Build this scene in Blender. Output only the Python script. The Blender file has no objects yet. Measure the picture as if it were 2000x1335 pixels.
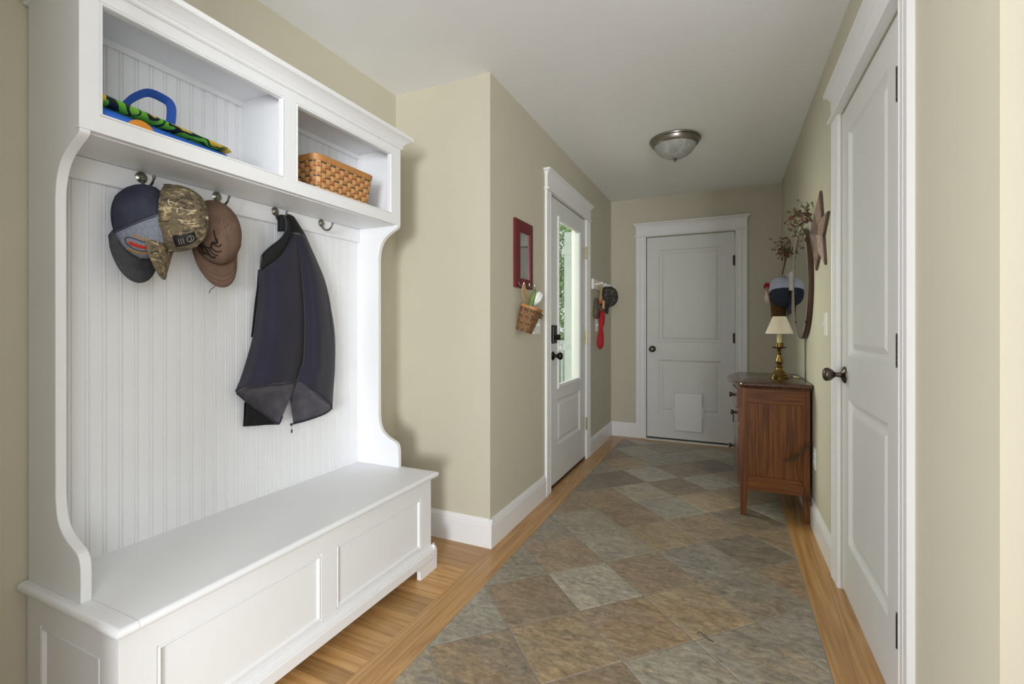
import bpy, bmesh, math, random
from mathutils import Vector, Matrix
random.seed(7)
C = bpy.context.scene.collection
PI = math.pi

# ------------------------------------------------------------------ camera numbers (photo 2000x1335)
FPX, YAW, HORIZON, EYE = 916.35, 0.4305154, 637.7, 1.14
CS, SN = math.cos(YAW), math.sin(YAW)

def ray(px, py):
    u = (px - 1000) / FPX
    v = (HORIZON - py) / FPX
    return Vector((u * CS - SN, u * SN + CS, v))

def PX(px, py, x):
    r = ray(px, py); return Vector((0, 0, EYE)) + r * (x / r.x)

def PY(px, py, y):
    r = ray(px, py); return Vector((0, 0, EYE)) + r * (y / r.y)

# ------------------------------------------------------------------ materials
MATS = {}

def nodes_of(name):
    m = bpy.data.materials.new(name)
    m.use_nodes = True
    nt = m.node_tree
    b = nt.nodes['Principled BSDF']
    return m, nt, b

def N(nt, t, **kw):
    n = nt.nodes.new(t)
    for k, v in kw.items():
        if k in n.inputs:
            n.inputs[k].default_value = v
        else:
            setattr(n, k, v)
    return n

def L(nt, a, b):
    nt.links.new(a, b)

def srgb(r, g, b):
    f = lambda c: (c / 255 / 12.92) if c <= 10 else ((c / 255 + 0.055) / 1.055) ** 2.4
    return (f(r), f(g), f(b), 1)

def ramp(nt, stops, interp='LINEAR'):
    r = nt.nodes.new('ShaderNodeValToRGB')
    cr = r.color_ramp
    cr.interpolation = interp
    while len(cr.elements) < len(stops):
        cr.elements.new(0.5)
    for e, (p, c) in zip(cr.elements, stops):
        e.position = p
        e.color = c
    return r

def plain(name, col, rough=0.5, metal=0.0, vary=0.05, scale=6.0, bump=0.0, bscale=200.0, spec=0.5, sheen=0.0, coat=0.0):
    m, nt, b = nodes_of(name)
    tc = N(nt, 'ShaderNodeTexCoord')
    no = N(nt, 'ShaderNodeTexNoise', Scale=scale, Detail=4.0)
    L(nt, tc.outputs['Object'], no.inputs['Vector'])
    lo = tuple(max(0, c * (1 - vary)) for c in col[:3]) + (1,)
    hi = tuple(min(1, c * (1 + vary)) for c in col[:3]) + (1,)
    rp = ramp(nt, [(0.3, lo), (0.7, hi)])
    L(nt, no.outputs['Fac'], rp.inputs['Fac'])
    L(nt, rp.outputs['Color'], b.inputs['Base Color'])
    b.inputs['Roughness'].default_value = rough
    b.inputs['Metallic'].default_value = metal
    b.inputs['Specular IOR Level'].default_value = spec
    b.inputs['Sheen Weight'].default_value = sheen
    b.inputs['Coat Weight'].default_value = coat
    if bump > 0:
        n2 = N(nt, 'ShaderNodeTexNoise', Scale=bscale, Detail=3.0)
        L(nt, tc.outputs['Object'], n2.inputs['Vector'])
        bp = N(nt, 'ShaderNodeBump', Strength=bump, Distance=0.002)
        L(nt, n2.outputs['Fac'], bp.inputs['Height'])
        L(nt, bp.outputs['Normal'], b.inputs['Normal'])
    MATS[name] = m
    return m

def wood(name, cols, axis='Y', rough=0.4, fine=90.0, stretch=0.06, rings=7.0, plank=0.0, across='Y', coat=0.0, bump=0.15):
    """grain along axis; cols dark, mid, light; plank: board width (0 = one board)"""
    m, nt, b = nodes_of(name)
    tc = N(nt, 'ShaderNodeTexCoord')
    sep = N(nt, 'ShaderNodeSeparateXYZ')
    L(nt, tc.outputs['Object'], sep.inputs[0])
    order = {'X': 'YZX', 'Y': 'XZY', 'Z': 'XYZ'}[axis]
    pid = None
    if plank:
        dv = N(nt, 'ShaderNodeMath', operation='DIVIDE'); dv.inputs[1].default_value = plank
        L(nt, sep.outputs[across], dv.inputs[0])
        fl = N(nt, 'ShaderNodeMath', operation='FLOOR'); L(nt, dv.outputs[0], fl.inputs[0])
        fr = N(nt, 'ShaderNodeMath', operation='FRACT'); L(nt, dv.outputs[0], fr.inputs[0])
        # butt joints: shift along the grain by a random amount per board
        wn0 = N(nt, 'ShaderNodeTexWhiteNoise', noise_dimensions='1D'); L(nt, fl.outputs[0], wn0.inputs['W'])
        sh = N(nt, 'ShaderNodeMath', operation='MULTIPLY_ADD'); sh.inputs[1].default_value = 1.7
        L(nt, wn0.outputs['Value'], sh.inputs[0]); L(nt, sep.outputs[axis], sh.inputs[2])
        dl = N(nt, 'ShaderNodeMath', operation='DIVIDE'); dl.inputs[1].default_value = 0.9
        L(nt, sh.outputs[0], dl.inputs[0])
        fl2 = N(nt, 'ShaderNodeMath', operation='FLOOR'); L(nt, dl.outputs[0], fl2.inputs[0])
        fr2 = N(nt, 'ShaderNodeMath', operation='FRACT'); L(nt, dl.outputs[0], fr2.inputs[0])
        cmb0 = N(nt, 'ShaderNodeCombineXYZ'); L(nt, fl.outputs[0], cmb0.inputs[0]); L(nt, fl2.outputs[0], cmb0.inputs[1])
        pid = N(nt, 'ShaderNodeTexWhiteNoise', noise_dimensions='2D'); L(nt, cmb0.outputs[0], pid.inputs['Vector'])
    cmb = N(nt, 'ShaderNodeCombineXYZ')
    a1, a2, a3 = order
    mul = N(nt, 'ShaderNodeMath', operation='MULTIPLY'); mul.inputs[1].default_value = stretch
    L(nt, sep.outputs[a3], mul.inputs[0])
    L(nt, sep.outputs[a1], cmb.inputs[0]); L(nt, sep.outputs[a2], cmb.inputs[1]); L(nt, mul.outputs[0], cmb.inputs[2])
    vec = cmb.outputs[0]
    if pid:
        sc = N(nt, 'ShaderNodeVectorMath', operation='SCALE'); sc.inputs['Scale'].default_value = 9.0
        L(nt, pid.outputs['Color'], sc.inputs[0])
        ad = N(nt, 'ShaderNodeVectorMath', operation='ADD')
        L(nt, vec, ad.inputs[0]); L(nt, sc.outputs[0], ad.inputs[1]); vec = ad.outputs[0]
    n1 = N(nt, 'ShaderNodeTexNoise', Scale=rings, Detail=3.0, Distortion=0.4); L(nt, vec, n1.inputs['Vector'])
    mr = N(nt, 'ShaderNodeMath', operation='MULTIPLY'); mr.inputs[1].default_value = 9.0
    L(nt, n1.outputs['Fac'], mr.inputs[0])
    frr = N(nt, 'ShaderNodeMath', operation='PINGPONG'); frr.inputs[1].default_value = 0.5
    L(nt, mr.outputs[0], frr.inputs[0])
    n2 = N(nt, 'ShaderNodeTexNoise', Scale=fine, Detail=5.0, Roughness=0.7); L(nt, vec, n2.inputs['Vector'])
    mx = N(nt, 'ShaderNodeMath', operation='MULTIPLY_ADD'); mx.inputs[1].default_value = 0.75
    L(nt, frr.outputs[0], mx.inputs[0])
    m2 = N(nt, 'ShaderNodeMath', operation='MULTIPLY'); m2.inputs[1].default_value = 0.75; L(nt, n2.outputs['Fac'], m2.inputs[0])
    L(nt, m2.outputs[0], mx.inputs[2])
    rp = ramp(nt, [(0.22, cols[0]), (0.45, cols[1]), (0.8, cols[2])])
    L(nt, mx.outputs[0], rp.inputs['Fac'])
    col = rp.outputs['Color']
    if pid:
        hs = N(nt, 'ShaderNodeHueSaturation')
        mm = N(nt, 'ShaderNodeMapRange'); mm.inputs['To Min'].default_value = 0.72; mm.inputs['To Max'].default_value = 1.15
        L(nt, pid.outputs['Value'], mm.inputs['Value']); L(nt, mm.outputs[0], hs.inputs['Value'])
        L(nt, col, hs.inputs['Color']); col = hs.outputs['Color']
        # seams
        def seam(src, w):
            pp = N(nt, 'ShaderNodeMath', operation='PINGPONG'); pp.inputs[1].default_value = 0.5; L(nt, src, pp.inputs[0])
            lt = N(nt, 'ShaderNodeMath', operation='LESS_THAN'); lt.inputs[1].default_value = w; L(nt, pp.outputs[0], lt.inputs[0])
            return lt.outputs[0]
        s1 = seam(fr.outputs[0], 0.012); s2 = seam(fr2.outputs[0], 0.0009)
        mxs = N(nt, 'ShaderNodeMath', operation='MAXIMUM'); L(nt, s1, mxs.inputs[0]); L(nt, s2, mxs.inputs[1])
        mix = N(nt, 'ShaderNodeMix', data_type='RGBA'); mix.inputs[7].default_value = tuple(c * 0.35 for c in cols[0][:3]) + (1,)
        ms = N(nt, 'ShaderNodeMath', operation='MULTIPLY'); ms.inputs[1].default_value = 0.7; L(nt, mxs.outputs[0], ms.inputs[0])
        L(nt, ms.outputs[0], mix.inputs[0]); L(nt, col, mix.inputs[6]); col = mix.outputs[2]
    L(nt, col, b.inputs['Base Color'])
    b.inputs['Roughness'].default_value = rough
    b.inputs['Coat Weight'].default_value = coat
    b.inputs['Coat Roughness'].default_value = 0.2
    if bump:
        bp = N(nt, 'ShaderNodeBump', Strength=bump, Distance=0.001)
        L(nt, n2.outputs['Fac'], bp.inputs['Height']); L(nt, bp.outputs['Normal'], b.inputs['Normal'])
    MATS[name] = m
    return m

def camo(name, stops, scale=28.0, stretch=(1, 1, 1), rough=0.9):
    m, nt, b = nodes_of(name)
    tc = N(nt, 'ShaderNodeTexCoord')
    mp = N(nt, 'ShaderNodeMapping'); mp.inputs['Scale'].default_value = stretch
    L(nt, tc.outputs['Object'], mp.inputs['Vector'])
    no = N(nt, 'ShaderNodeTexNoise', Scale=scale, Detail=5.0, Roughness=0.62, Distortion=1.6)
    L(nt, mp.outputs[0], no.inputs['Vector'])
    n3 = N(nt, 'ShaderNodeTexNoise', Scale=scale * 6, Detail=4.0, Roughness=0.7, Distortion=0.6)
    L(nt, mp.outputs[0], n3.inputs['Vector'])
    mm = N(nt, 'ShaderNodeMath', operation='MULTIPLY_ADD'); mm.inputs[1].default_value = 0.35
    sb = N(nt, 'ShaderNodeMath', operation='SUBTRACT'); sb.inputs[1].default_value = 0.175
    L(nt, n3.outputs['Fac'], mm.inputs[0]); L(nt, no.outputs['Fac'], sb.inputs[0]); L(nt, sb.outputs[0], mm.inputs[2])
    rp = ramp(nt, stops, 'LINEAR')
    L(nt, mm.outputs[0], rp.inputs['Fac'])
    # thin pale twigs
    vo = N(nt, 'ShaderNodeTexVoronoi', feature='DISTANCE_TO_EDGE', Scale=scale * 0.75)
    wv = N(nt, 'ShaderNodeTexNoise', Scale=scale * 0.6, Detail=2.0); L(nt, mp.outputs[0], wv.inputs['Vector'])
    av = N(nt, 'ShaderNodeVectorMath', operation='MULTIPLY_ADD'); av.inputs[1].default_value = (.05, .05, .05)
    L(nt, wv.outputs['Color'], av.inputs[0]); L(nt, mp.outputs[0], av.inputs[2]); L(nt, av.outputs[0], vo.inputs['Vector'])
    l4 = N(nt, 'ShaderNodeMath', operation='LESS_THAN'); l4.inputs[1].default_value = 0.022; L(nt, vo.outputs['Distance'], l4.inputs[0])
    n4 = N(nt, 'ShaderNodeTexNoise', Scale=scale * 0.5, Detail=1.0); L(nt, mp.outputs[0], n4.inputs['Vector'])
    g4 = N(nt, 'ShaderNodeMath', operation='GREATER_THAN'); g4.inputs[1].default_value = 0.56; L(nt, n4.outputs['Fac'], g4.inputs[0])
    lt = N(nt, 'ShaderNodeMath', operation='MULTIPLY'); L(nt, l4.outputs[0], lt.inputs[0]); L(nt, g4.outputs[0], lt.inputs[1])
    mx = N(nt, 'ShaderNodeMix', data_type='RGBA'); mx.inputs[7].default_value = stops[-1][1]
    L(nt, lt.outputs[0], mx.inputs[0]); L(nt, rp.outputs['Color'], mx.inputs[6])
    L(nt, mx.outputs[2], b.inputs['Base Color'])
    b.inputs['Roughness'].default_value = rough
    MATS[name] = m
    return m

white = plain('white_paint', (0.80, 0.81, 0.83, 1), 0.38, vary=0.012)
trimw = plain('trim_paint', (0.80, 0.80, 0.81, 1), 0.36, vary=0.012)
doorw = plain('door_paint', (0.70, 0.71, 0.70, 1), 0.42, vary=0.015)
wallm = plain('wall_paint', (0.555, 0.52, 0.415, 1), 0.75, vary=0.012, bump=0.06, bscale=500)
ceilm = plain('ceiling_paint', (0.89, 0.90, 0.92, 1), 0.9, vary=0.008)
oak_b = wood('oak_boards', (srgb(154, 112, 64), srgb(188, 142, 88), srgb(206, 164, 110)), 'X', 0.32, plank=0.066, across='Y', fine=110, stretch=0.05, rings=9)
oak_s = wood('oak_border', (srgb(146, 106, 60), srgb(180, 136, 84), srgb(200, 158, 104)), 'Y', 0.30, fine=120, stretch=0.04, rings=12)
oak_x = wood('oak_cross_border', (srgb(146, 106, 60), srgb(180, 136, 84), srgb(200, 158, 104)), 'X', 0.30, fine=120, stretch=0.04, rings=12)
cherry_v = wood('stained_wood_upright', (srgb(64, 30, 2), srgb(102, 54, 8), srgb(138, 82, 18)), 'Z', 0.42, fine=150, stretch=0.04, rings=16, coat=0.0)
cherry_h = wood('stained_wood_rail', (srgb(66, 32, 2), srgb(104, 56, 8), srgb(136, 80, 18)), 'X', 0.42, fine=150, stretch=0.04, rings=16, coat=0.0)
cherry_t = wood('stained_wood_top', (srgb(42, 24, 16), srgb(70, 44, 32), srgb(92, 62, 46)), 'Y', 0.22, fine=110, stretch=0.05, rings=10, coat=0.5)
ply_f = wood('dark_bowed_wood', (srgb(50, 30, 20), srgb(78, 52, 38), srgb(100, 72, 54)), 'Z', 0.3, fine=110, stretch=0.05, rings=10, coat=0.4)
knobw = plain('dark_knob', srgb(48, 28, 22), 0.25, coat=0.5)
nickel = plain('aged_nickel', srgb(150, 145, 136), 0.28, 1.0, vary=0.1)
nickel_d = plain('dark_pewter', srgb(98, 90, 84), 0.3, 1.0, vary=0.12)
bronze = plain('dark_bronze', srgb(62, 58, 54), 0.35, 1.0, vary=0.15)
brass = plain('antique_brass', srgb(140, 116, 66), 0.26, 1.0, vary=0.22, scale=40)
brass_h = plain('hinge_brass', srgb(196, 178, 120), 0.3, 1.0, vary=0.15)
switchm = plain('switch_plastic', (0.80, 0.80, 0.79, 1), 0.35, vary=0.01)
black = plain('black_rubber', (0.012, 0.012, 0.012, 1), 0.6)
frosted = camo('alabaster_glass', [(0.3, (0.34, 0.35, 0.34, 1)), (0.5, (0.40, 0.41, 0.40, 1)), (0.7, (0.50, 0.50, 0.49, 1))], 7.0, rough=0.25)
mirror_m = plain('mirror_silver', (0.86, 0.88, 0.87, 1), 0.015, 1.0, vary=0.0)
redw = plain('red_painted_wood', srgb(100, 26, 32), 0.4, vary=0.12, scale=25)
navy = plain('navy_twill', srgb(64, 67, 82), 0.95, vary=0.22, scale=22, bump=0.5, bscale=900, spec=0.1)
denim = plain('grey_denim', srgb(136, 142, 156), 0.95, vary=0.16, scale=120, bump=0.5, bscale=900, spec=0.1)
charcoal = plain('charcoal_twill', srgb(72, 73, 76), 0.95, vary=0.2, scale=30, bump=0.5, bscale=900, spec=0.1)
browncap = plain('brown_canvas', srgb(114, 92, 80), 0.95, vary=0.12, scale=30, bump=0.5, bscale=900, spec=0.1)
darkthread = plain('dark_thread', srgb(34, 24, 20), 0.9)
stitchm = plain('tan_stitching', srgb(150, 118, 100), 0.9)
orange_t = plain('orange_thread', srgb(206, 92, 40), 0.8, vary=0.15, scale=300)
red_t = plain('red_thread', srgb(196, 48, 36), 0.8, vary=0.15, scale=300)
gold_t = plain('gold_thread', srgb(176, 130, 62), 0.8, vary=0.2, scale=300)
navy_t = plain('navy_thread', srgb(38, 42, 60), 0.8)
grey_t = plain('grey_thread', srgb(160, 160, 160), 0.8)
camo_m = camo('bark_camouflage', [(0.28, srgb(40, 35, 28)), (0.42, srgb(82, 72, 58)), (0.49, srgb(126, 112, 90)), (0.55, srgb(90, 80, 66)), (0.60, srgb(166, 146, 104)), (0.68, srgb(200, 188, 158))], 24, stretch=(1, 1, 1.5))
camo_d = camo('dark_camouflage', [(0.30, srgb(22, 22, 24)), (0.45, srgb(60, 58, 56)), (0.55, srgb(32, 31, 34)), (0.66, srgb(120, 114, 104)), (0.78, srgb(150, 144, 132))], 42)
jack = plain('navy_softshell', srgb(44, 42, 55), 0.85, vary=0.08, scale=8, bump=0.35, bscale=700, spec=0.15, sheen=0.12)
lining = plain('grey_fleece_lining', srgb(78, 76, 82), 0.95, vary=0.3, scale=18, bump=0.6, bscale=400, spec=0.1, sheen=0.15)
collar_m = plain('black_collar', srgb(24, 24, 25), 0.7, vary=0.25, scale=30, bump=0.4, bscale=300, spec=0.25)
blue_f = plain('blue_fabric', srgb(28, 74, 160), 0.8, vary=0.06)
blue_v = plain('bright_blue_bag', srgb(44, 104, 206), 0.5, vary=0.08)
splint = plain('ash_splint', srgb(172, 117, 66), 0.6, vary=0.14, scale=40, bump=0.3, bscale=300)
splint_d = plain('ash_rim', srgb(178, 124, 70), 0.5, vary=0.1, scale=60)
splint_l = plain('pale_splint', srgb(200, 156, 104), 0.6, vary=0.1, scale=40)
weave_g = plain('green_black_splint', srgb(52, 58, 54), 0.6, vary=0.25)
weave_r = plain('red_splint', srgb(142, 66, 44), 0.6, vary=0.2)
weave_o = plain('olive_splint', srgb(96, 82, 44), 0.6, vary=0.2)
old_splint = plain('aged_splint', srgb(122, 88, 54), 0.65, vary=0.25, scale=60)
old_splint_d = plain('aged_dark_splint', srgb(92, 62, 42), 0.65, vary=0.3, scale=60)
wicker = plain('brown_wicker', srgb(112, 78, 44), 0.55, vary=0.3, scale=90)
tan_strap = plain('tan_leather', srgb(180, 146, 100), 0.6, vary=0.15, scale=60)
petal = plain('white_petal', (0.82, 0.82, 0.80, 1), 0.6, vary=0.03)
leafm = plain('tulip_leaf_green', srgb(104, 130, 70), 0.5, vary=0.2, scale=30)
shade_m = plain('linen_shade', srgb(236, 226, 206), 0.8, vary=0.05, scale=90)
candle_m = plain('candle_sleeve_ivory', srgb(226, 216, 168), 0.5)
cord_m = plain('brown_cord', srgb(84, 60, 42), 0.6)
wire_m = plain('grey_wire', srgb(110, 112, 96), 0.6)
rust = plain('rusty_brown_tin', srgb(108, 88, 82), 0.42, 0.4, vary=0.2, scale=14, bump=0.25, bscale=250)
rust_dots = plain('punched_tin', srgb(146, 122, 110), 0.4, 0.4, vary=0.6, scale=170, bump=0.9, bscale=260)
mwood = plain('mirror_frame_wood', srgb(74, 50, 36), 0.35, vary=0.25, scale=20)
meshcap = plain('pale_blue_mesh', srgb(186, 194, 216), 0.7, vary=0.1, scale=14)
heather = plain('dark_heather', srgb(58, 64, 76), 0.95, vary=0.3, scale=220, spec=0.1)
canvas_m = plain('unbleached_canvas', srgb(226, 216, 194), 0.9, vary=0.1, scale=30)
redcloth = plain('red_cloth', srgb(172, 22, 34), 0.75, vary=0.15, scale=25)
taupe = plain('taupe_fabric', srgb(112, 96, 82), 0.9, vary=0.25, scale=40)
stem_m = plain('twig_brown', srgb(78, 60, 44), 0.8)
berry_g = plain('olive_berry', srgb(98, 88, 52), 0.4, vary=0.3, scale=30)
berry_r = plain('rust_berry', srgb(128, 66, 42), 0.4, vary=0.3, scale=30)
peg_w = plain('peg_rail_paint', (0.78, 0.78, 0.74, 1), 0.4)
grout = plain('pale_grout', srgb(150, 144, 134), 0.9, vary=0.06)
porch_w = plain('porch_white', (0.62, 0.66, 0.60, 1), 0.5)
porch_floor_m = plain('porch_boards', (0.62, 0.62, 0.60, 1), 0.6)
lawn_m = plain('lawn_green', srgb(110, 140, 70), 0.9, vary=0.3, scale=3)
leaf_a = plain('tree_leaf', srgb(150, 182, 112), 0.6, vary=0.35, scale=3)
bark = plain('tree_bark', srgb(84, 72, 60), 0.9, vary=0.2)

def glass(name):
    m = bpy.data.materials.new(name); m.use_nodes = True
    nt = m.node_tree
    for n in list(nt.nodes): nt.nodes.remove(n)
    out = N(nt, 'ShaderNodeOutputMaterial')
    tr = N(nt, 'ShaderNodeBsdfTransparent'); tr.inputs['Color'].default_value = (0.95, 0.975, 0.95, 1)
    gl = N(nt, 'ShaderNodeBsdfGlossy'); gl.inputs['Roughness'].default_value = 0.01
    fr = N(nt, 'ShaderNodeFresnel'); fr.inputs['IOR'].default_value = 1.45
    ge = N(nt, 'ShaderNodeNewGeometry'); iv = N(nt, 'ShaderNodeMath', operation='SUBTRACT'); iv.inputs[0].default_value = 1.0; L(nt, ge.outputs['Backfacing'], iv.inputs[1])
    fm_ = N(nt, 'ShaderNodeMath', operation='MULTIPLY'); L(nt, fr.outputs[0], fm_.inputs[0]); L(nt, iv.outputs[0], fm_.inputs[1])
    mx = N(nt, 'ShaderNodeMixShader')
    L(nt, fm_.outputs[0], mx.inputs[0]); L(nt, tr.outputs[0], mx.inputs[1]); L(nt, gl.outputs[0], mx.inputs[2])
    L(nt, mx.outputs[0], out.inputs['Surface'])
    return m
glass_m = glass('clear_pane')

def tile_material():
    m, nt, b = nodes_of('slate_tile')
    at = N(nt, 'ShaderNodeAttribute'); at.attribute_name = 'tint'
    tc = N(nt, 'ShaderNodeTexCoord')
    ad = N(nt, 'ShaderNodeVectorMath', operation='MULTIPLY_ADD'); ad.inputs[1].default_value = (31, 31, 31)
    mpt = N(nt, 'ShaderNodeMapping'); mpt.inputs['Scale'].default_value = (0.55, 1.25, 1); mpt.inputs['Rotation'].default_value = (0, 0, 0.35); L(nt, tc.outputs['Object'], mpt.inputs['Vector'])
    L(nt, at.outputs['Color'], ad.inputs[0]); L(nt, mpt.outputs[0], ad.inputs[2])
    n1 = N(nt, 'ShaderNodeTexNoise', Scale=7.0, Detail=6.0, Roughness=0.62, Distortion=0.8); L(nt, ad.outputs[0], n1.inputs['Vector'])
    n2 = N(nt, 'ShaderNodeTexNoise', Scale=60.0, Detail=8.0, Roughness=0.72, Distortion=0.4); L(nt, ad.outputs[0], n2.inputs['Vector'])
    n3 = N(nt, 'ShaderNodeTexNoise', Scale=4.0, Detail=3.0, Distortion=1.0); L(nt, tc.outputs['Object'], n3.inputs['Vector'])
    # big patches: toward ochre or toward grey
    mr = N(nt, 'ShaderNodeMapRange'); mr.inputs['From Min'].default_value = 0.40; mr.inputs['From Max'].default_value = 0.66
    L(nt, n1.outputs['Fac'], mr.inputs['Value'])
    mul = N(nt, 'ShaderNodeMath', operation='MULTIPLY'); L(nt, mr.outputs[0], mul.inputs[0]); L(nt, at.outputs['Alpha'], mul.inputs[1])
    mx = N(nt, 'ShaderNodeMix', data_type='RGBA'); mx.inputs[7].default_value = srgb(170, 143, 106)
    L(nt, mul.outputs[0], mx.inputs[0]); L(nt, at.outputs['Color'], mx.inputs[6])
    # fine mottling
    r2 = N(nt, 'ShaderNodeMapRange'); r2.inputs['From Min'].default_value = 0.25; r2.inputs['From Max'].default_value = 0.75
    r2.inputs['To Min'].default_value = 0.52; r2.inputs['To Max'].default_value = 1.45
    L(nt, n2.outputs['Fac'], r2.inputs['Value'])
    hs = N(nt, 'ShaderNodeHueSaturation'); L(nt, r2.outputs[0], hs.inputs['Value']); L(nt, mx.outputs[2], hs.inputs['Color'])
    # clouded mid-scale variation and thin dark cleft lines
    n5 = N(nt, 'ShaderNodeTexNoise', Scale=17.0, Detail=9.0, Roughness=0.68, Distortion=1.4); L(nt, ad.outputs[0], n5.inputs['Vector'])
    r5 = N(nt, 'ShaderNodeMapRange'); r5.inputs['From Min'].default_value = 0.3; r5.inputs['From Max'].default_value = 0.7; r5.inputs['To Min'].default_value = 0.62; r5.inputs['To Max'].default_value = 1.38
    L(nt, n5.outputs['Fac'], r5.inputs['Value'])
    h5 = N(nt, 'ShaderNodeHueSaturation'); L(nt, r5.outputs[0], h5.inputs['Value']); L(nt, hs.outputs['Color'], h5.inputs['Color'])
    n6 = N(nt, 'ShaderNodeTexNoise', Scale=5.5, Detail=7.0, Roughness=0.55, Distortion=2.2); L(nt, ad.outputs[0], n6.inputs['Vector'])
    s6 = N(nt, 'ShaderNodeMath', operation='SUBTRACT'); s6.inputs[1].default_value = 0.5; L(nt, n6.outputs['Fac'], s6.inputs[0])
    a6 = N(nt, 'ShaderNodeMath', operation='ABSOLUTE'); L(nt, s6.outputs[0], a6.inputs[0])
    r6 = N(nt, 'ShaderNodeMapRange'); r6.inputs['From Min'].default_value = 0.0; r6.inputs['From Max'].default_value = 0.012; r6.inputs['To Min'].default_value = 0.62; r6.inputs['To Max'].default_value = 1.0
    L(nt, a6.outputs[0], r6.inputs['Value'])
    h6 = N(nt, 'ShaderNodeHueSaturation'); L(nt, r6.outputs[0], h6.inputs['Value']); L(nt, h5.outputs['Color'], h6.inputs['Color'])
    L(nt, h6.outputs['Color'], b.inputs['Base Color'])
    rr = N(nt, 'ShaderNodeMapRange'); rr.inputs['To Min'].default_value = 0.22; rr.inputs['To Max'].default_value = 0.44
    L(nt, n2.outputs['Fac'], rr.inputs['Value']); L(nt, rr.outputs[0], b.inputs['Roughness'])
    b.inputs['Specular IOR Level'].default_value = 0.55
    sm = N(nt, 'ShaderNodeMath', operation='ADD'); L(nt, n1.outputs['Fac'], sm.inputs[0]); L(nt, n2.outputs['Fac'], sm.inputs[1])
    bp = N(nt, 'ShaderNodeBump', Strength=0.35, Distance=0.004); L(nt, sm.outputs[0], bp.inputs['Height'])
    L(nt, bp.outputs['Normal'], b.inputs['Normal'])
    return m
tile_m = tile_material()

def bag_print():
    m, nt, b = nodes_of('green_print')
    tc = N(nt, 'ShaderNodeTexCoord')
    no = N(nt, 'ShaderNodeTexNoise', Scale=13.0, Detail=0.5, Distortion=0.9); L(nt, tc.outputs['Object'], no.inputs['Vector'])
    rp = ramp(nt, [(0.0, srgb(206, 176, 40)), (0.36, srgb(206, 176, 40)), (0.362, srgb(18, 26, 34)), (0.43, srgb(18, 26, 34)), (0.432, srgb(88, 170, 44)), (0.56, srgb(104, 186, 52)), (0.562, srgb(22, 40, 40)), (0.62, srgb(22, 40, 40)), (0.622, srgb(120, 190, 60))], 'LINEAR')
    L(nt, no.outputs['Fac'], rp.inputs['Fac']); L(nt, rp.outputs['Color'], b.inputs['Base Color'])
    b.inputs['Roughness'].default_value = 0.5
    return m
bag_m = bag_print()

# ------------------------------------------------------------------ mesh builder
ORG = {}

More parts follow.
